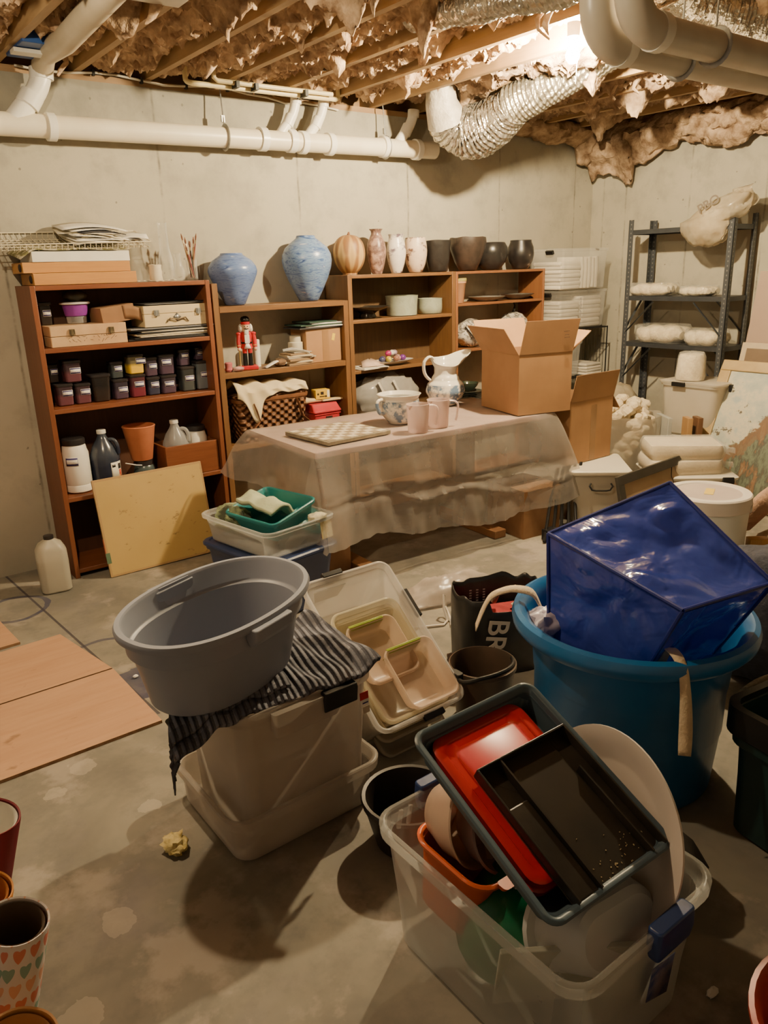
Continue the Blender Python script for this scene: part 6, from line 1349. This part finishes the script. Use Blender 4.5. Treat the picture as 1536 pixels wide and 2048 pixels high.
# ------------------------------------------------------------------ dark things at the edge
tealb = pm('dark_teal_bin', (.012, .040, .040), (.009, .03, .03), 5, .4)
t = thing('rope_handled_bin', 'dark teal bin with black rim and rope handle beside the blue tub', 'bin', (2.07, .70, .001), R(-8))
tote_bm(.40, .40, .40, .92, .05, .012, rh=.10).obj('bin_body', tealb, t)
B().rr([(.435, .435, .33, .06), (.445, .445, .335, .06), (.445, .445, .418, .06), (.40, .40, .418, .05), (.395, .395, .335, .05)], False, False).obj('rim_band', blkm, t)
B().tube(bend((-.10, .235, .37), (-.11, .275, .34), (0, .28, .36), 7)+bend((0, .28, .36), (.10, .28, .38), (.10, .235, .37), 7), .014, 10).obj('rope_handle', rope, t)
o = B().ball((0, 0, .27), (.25, .25, .27), 30, 18, lambda d: 1+.12*noise.noise(d*2.6)+.04*noise.noise(d*8)).obj('denim_heap', pm('dark_denim', (.055, .06, .085), (.035, .038, .055), 30, .95, bump=.4), loc=(2.83, 1.30, .001), ang=60); tag(o, 'heap of dark navy cloth beyond the vinyl bag', 'cloth')
o = B().ball((0, 0, .10), (.11, .16, .11), 24, 14, lambda d: 1+.2*noise.noise(d*2.4)).obj('grey_bag', pm('dark_grey_bag', (.07, .065, .06), (.045, .042, .04), 8, .6), loc=(1.535, .93, .001), ang=60); tag(o, 'dark grey slumped bag between front tote and blue tub', 'bag')
redt = pm('red_tub_plastic', (.36, .045, .03), (.28, .03, .02), 5, .4)
o = B().lathe([(.15, 0), (.17, .01), (.20, .23), (.215, .24), (.215, .25), (.205, .252), (.19, .235), (.16, .02), (.01, .015)], 44).obj('red_tub', redt, loc=(1.31, .30, .001)); tag(o, 'red round plastic tub cut off at the corner by the clear tote', 'tub')

# ------------------------------------------------------------------ front tote and its contents
ct = pm('front_clear_tote', (.66, .66, .62), (.60, .60, .57), 4, .3, alpha=.20, edge=.35, transl=.25)
t = thing('storage_tote', 'big clear tote in front overflowing with plastic basins', 'tote', (1.12, .95, .001))
tote_bm(.455, .605, .348, .90, .055, .014, rh=.03).obj('tote_body', ct, t)
bc = pm('blue_clip', (.02, .045, .16), (.015, .035, .12), 6, .35)
B().rr([(.115, .026, 0, .008), (.125, .036, .035, .010), (.12, .034, .075, .010)]).obj('clip', bc, t, (.045, -.315, .285), bevel=.004)
B().add([(.005, -.3005, .15), (.085, -.2985, .12), (.085, -.3085, .235), (.005, -.3085, .245)], [(0, 1, 2, 3)]).obj('blue_label', pm('blue_print', (.03, .05, .17), (.22, .18, .22), 24, .5), t, thick=.001)
B().rr([(.115, .026, 0, .008), (.125, .036, .035, .010), (.12, .034, .075, .010)]).obj('clip', bc, t, (-.02, .32, .285), bevel=.004)
b = B()
for x in (-.15, -.12): b.box((x, .307, .30), (.010, .006, .05), (0, R(10), 0))
b.obj('rib', ct, t)
og = pm('orange_plastic', (.68, .125, .03), (.60, .10, .025), 5, .35, transl=.1)
t = thing('plastic_basin', 'orange square plastic basin inside the front tote', 'basin', (1.02, 1.085, .130), (R(6), R(8), R(4)))
tote_bm(.205, .22, .185, .80, .05, .010, rh=.012).obj('basin_body', og, t); B().rr([(.09, .024, .178, .008, -.01, -.122), (.09, .03, .186, .01, -.01, -.124)]).obj('grip', og, t)
pale = pm('pale_peach_plastic', (.72, .55, .43), (.64, .47, .38), 4, .3, transl=.3)
t = B().lathe([(.05, 0), (.06, .004), (.095, .06), (.108, .11), (.114, .118), (.112, .122), (.104, .115), (.09, .06), (.055, .012), (.01, .01)], 40).obj('plastic_bowl', pale, loc=(1.035, 1.185, .34), rot=(R(70), R(-35), R(25))); tag(t, 'pale peach bowl standing on edge in the orange basin', 'bowl')
t = B().lathe([(.05, 0), (.06, .004), (.09, .05), (.10, .09), (.106, .098), (.10, .1), (.09, .06), (.055, .012), (.01, .01)], 40).obj('plastic_bowl', pm('pinkish_bowl', (.50, .36, .35), (.42, .30, .30), 4, .3, transl=.25), loc=(1.085, 1.12, .325), rot=(R(66), R(-30), R(20))); tag(t, 'greyish pink bowl leaning behind the orange basin', 'bowl')
gn = pm('green_plastic', (.008, .17, .07), (.006, .13, .055), 5, .25)
t = B().lathe([(.01, .165), (.05, .16), (.10, .125), (.125, .06), (.135, .01), (.142, .0), (.138, -.004), (.13, .0), (.12, .05), (.09, .115), (.01, .15)], 44).obj('plastic_bowl', gn, loc=(1.075, .96, .125), rot=(R(8), R(-10), 0)); tag(t, 'upturned green plastic bowl inside the front tote', 'bowl')
t = B().rr([(.012, .30, 0, .004), (.012, .30, .22, .004)]).obj('clear_divider', pm('divider_plastic', (.60, .60, .52), rough=.25, alpha=.4, edge=.3), loc=(1.045, .80, .09), rot=(R(0), R(-18), R(55)), bevel=.002); tag(t, 'clear plastic sheet standing between green bowl and dishpan', 'sheet')
wp = pm('white_dishpan', (.55, .56, .56), (.50, .51, .52), 4, .35)
t = thing('dishpan', 'white dishpan upside down at the near end of the front tote', 'dishpan', (1.105, .705, .305), (R(-112), R(3), R(-4)))
tote_bm(.30, .17, .12, .80, .07, .012, rh=.014).obj('pan_body', wp, t)
# slate tray with lids and black organiser
sl = pm('slate_plastic', (.055, .085, .110), (.045, .07, .092), 5, .42)
t = thing('plastic_tray', 'dark slate plastic tray tilted across the front tote', 'tray', (0, 0, 0))
UV = (V((1, -.06, .05)), V((.0, .42, .182))); Nn = UV[0].normalized().cross(UV[1]).normalized(); ctr = V((1.0945, .9245, .529))
frame(t, ctr-Nn*.075, UV[0], UV[1]); tote_bm(.340, .452, .075, .92, .022, .012, .0045, .012).obj('tray_body', sl, t)
Ua = UV[0].normalized(); Na = Nn; Va = Na.cross(Ua)
rl = pm('red_lid_plastic', (.50, .022, .028), (.44, .018, .024), 5, .32)
for i in range(2):
    t = thing('red_cover', ('red box lid lying under the other in the slate tray', 'red box lid lying uppermost in the slate tray')[i], 'lid', (0, 0, 0))
    frame(t, ctr-Na*(.067-.021*i)+Ua*(-.012+.004*i)+Va*(.022+.006*i), Ua, Va)
    B().rr([(.262, .37, 0, .035), (.268, .376, .003, .036), (.268, .376, .017, .036), (.258, .366, .020, .034), (.225, .333, .020, .03), (.22, .328, .0175, .03), (.185, .29, .0175, .024), (.18, .285, .020, .024)]).obj('lid_body', rl, t)
    B().box((.0, .06, .0203), (.11, .012, .0018)).obj('grip_bar', pm('dark_red_line', (.22, .012, .014), rough=.4), t)
bt_ = pm('black_organiser', (.014, .012, .010), (.032, .026, .020), 8, .35, bump=.05, det=5)
t = thing('black_organiser', 'dusty black compartment tray lying over the red lids', 'organiser', (0, 0, 0))
frame(t, ctr-Na*.021+Ua*.028+Va*(-.068), Ua, Va)
w, d = .262, .325; h = .030
b = B(); b.bx(-w/2, w/2, -d/2, d/2, 0, .004); 
for (x0, x1, y0, y1, hh) in ((-w/2, w/2, d/2-.004, d/2, h), (-w/2, w/2, -d/2, -d/2+.004, h*.5), (-w/2, -w/2+.004, -d/2+.004, d/2-.004, h), (w/2-.004, w/2, -d/2+.004, d/2-.004, h)): b.bx(x0, x1, y0, y1, .004, hh)
b.obj('organiser_body', bt_, t, bevel=.0012, smooth=False)
B().bx(-.068, -.064, -d/2+.004, d/2-.004, .004, h*.93).obj('divider', bt_, t, smooth=False); B().bx(.088, .092, -d/2+.004, d/2-.10, .004, h*.85).obj('divider', bt_, t, smooth=False)
B().bx(-.127, -.070, -d/2+.006, .06, .0045, .020).obj('pen_well', bt_, t, bevel=.004, smooth=False)
B().bx(-.060, .084, -d/2+.006, d/2-.006, .0045, .0075).obj('floor_panel', pm('dusty_black', (.028, .022, .015), (.016, .013, .010), 5, .4, det=5), t, bevel=.002, smooth=False)
b = B(); rnd = random.Random(9)
for i in range(46): b.box((rnd.uniform(-.06, .11), -d/2+.01+abs(rnd.gauss(0, .035)), .0085), (rnd.uniform(.001, .004), rnd.uniform(.001, .003), .001), (0, 0, rnd.uniform(0, 3)))
b.obj('dust', pm('straw_dust', (.40, .32, .18), rough=.9), t)['kind'] = 'stuff'
wpl = pm('white_platter', (.62, .55, .50), (.56, .50, .455), 4, .3)
t = thing('round_platter', 'large round white platter leaning behind the slate tray', 'platter', (0, 0, 0))
nrm = V((-.948, .185, .258)).normalized(); uu = V((0, 0, 1)).cross(nrm).normalized(); c0 = V((1.281, .861, .373))
frame(t, c0, uu, nrm.cross(uu)); B().lathe([(q*.943, zz) for q, zz in [(.01, 0), (.15, 0), (.165, .003), (.20, .020), (.232, .030), (.238, .033), (.238, .038), (.23, .037), (.198, .027), (.162, .010), (.15, .007), (.01, .007)]], 64).obj('platter_body', wpl, t)
# scraps on the floor
o = B().ball((0, 0, .022), (.034, .042, .026), 22, 14, lambda d: 1+.38*noise.noise(d*3)+.22*noise.noise(d*9)).jitter(.004, 80).obj('foam_chunk', pm('yellow_foam', (.74, .62, .30), (.62, .48, .18), 30, .95, bump=.6), loc=(.608, 1.862, .001), ang=60); tag(o, 'torn chunk of yellow foam on the bare floor', 'foam')
o = B().ball((0, 0, .008), (.018, .010, .009), 12, 8, lambda d: 1+.4*noise.noise(d*5)).obj('paper_scrap', pc[0], loc=(1.375, .635, .001)); tag(o, 'tiny crumpled white scrap on the floor by the clear tote', 'scrap')
o = B().ball((0, 0, .006), (.012, .008, .007), 10, 6, lambda d: 1+.4*noise.noise(d*5)).obj('paper_scrap', pc[0], loc=(.885, 2.93, .001)); tag(o, 'tiny white scrap on the blue dye stain', 'scrap')

# ------------------------------------------------------------------ gift wrap rolls at the near edge
hm, nt = new_mat('heart_paper'); g = G(nt); x, y, z = g.sep(g.coord('Object')); an = g.math('MULTIPLY', g.math('ARCTAN2', y, x), 3.1831/2*1.27)
zz = g.math('MULTIPLY', z, 40); row = g.math('FLOOR', zz); fu = g.math('SUBTRACT', g.math('FRACT', g.math('ADD', an, g.math('MULTIPLY', row, .5))), .5); fv = g.math('SUBTRACT', g.math('FRACT', zz), .42)
au = g.math('ABSOLUTE', fu); d = g.math('SQRT', g.math('ADD', g.math('POWER', g.math('MULTIPLY', au, 1.0), 2), g.math('POWER', g.math('SUBTRACT', fv, g.math('MULTIPLY', au, .75)), 2))); hrt = g.math('LESS_THAN', d, .36)
rc = g.math('FRACT', g.math('MULTIPLY', row, .3334)); c = g.ramp(rc, [(.0, (.62, .20, .15)), (.2, (.66, .36, .25)), (.5, (.22, .36, .30)), (.8, (.60, .28, .25))], 'CONSTANT'); c = g.mix(hrt, (.66, .60, .58), c); g.out(g.bsdf(c, .5))
kr = pm('kraft_tube', (.13, .085, .055), (.09, .06, .04), 12, .9)
def roll(label, top, base, r, m_, core, inner=.84):
    a_, b_ = V(base), V(top); t = thing('wrapping_paper_roll', label, 'wrapping paper', base); L = (b_-a_).length
    q = (b_-a_).to_track_quat('Z', 'Y'); t.rotation_euler = q.to_euler()
    B().lathe([(r, 0), (r, L*.5), (r*1.01, L-.004), (r*.99, L), (r*.94, L-.001), (r*.95, L-.05), (r*inner*1.02, L-.05)], 40).jitter(.0012, 30).obj('paper_wrap', m_, t)
    B().lathe([(r*inner*1.04, .005), (r*inner*1.04, L-.006), (r*inner, L-.003), (r*inner*.94, L-.006), (r*inner*.94, .005)], 36).obj('core_tube', core, t); return t
roll('wrapping paper roll with coral and green hearts standing at the photo edge', (.076, .825, .90), (-.13, .94, .002), .037, hm, kr)
roll('orange rimmed cardboard roll behind the heart patterned one', (.054, .895, .905), (-.18, 1.02, .002), .036, pm('orange_wrap', (.62, .28, .08), (.50, .20, .05), 8, .5), pm('orange_tube', (.50, .20, .06), (.36, .13, .04), 12, .8))
roll('deep red wrapping paper roll with white inside standing by the plywood', (.090, 1.042, .90), (-.14, 1.16, .002), .042, pm('deep_red_wrap', (.22, .012, .03), (.16, .01, .022), 6, .4), pc[0], .9)
roll('kraft coloured wrapping roll end at the bottom photo edge', (.046, .716, .85), (-.16, .80, .002), .040, pm('kraft_wrap', (.55, .30, .14), (.45, .23, .10), 8, .5), pm('tan_tube', (.50, .28, .14), (.40, .21, .10), 12, .8))
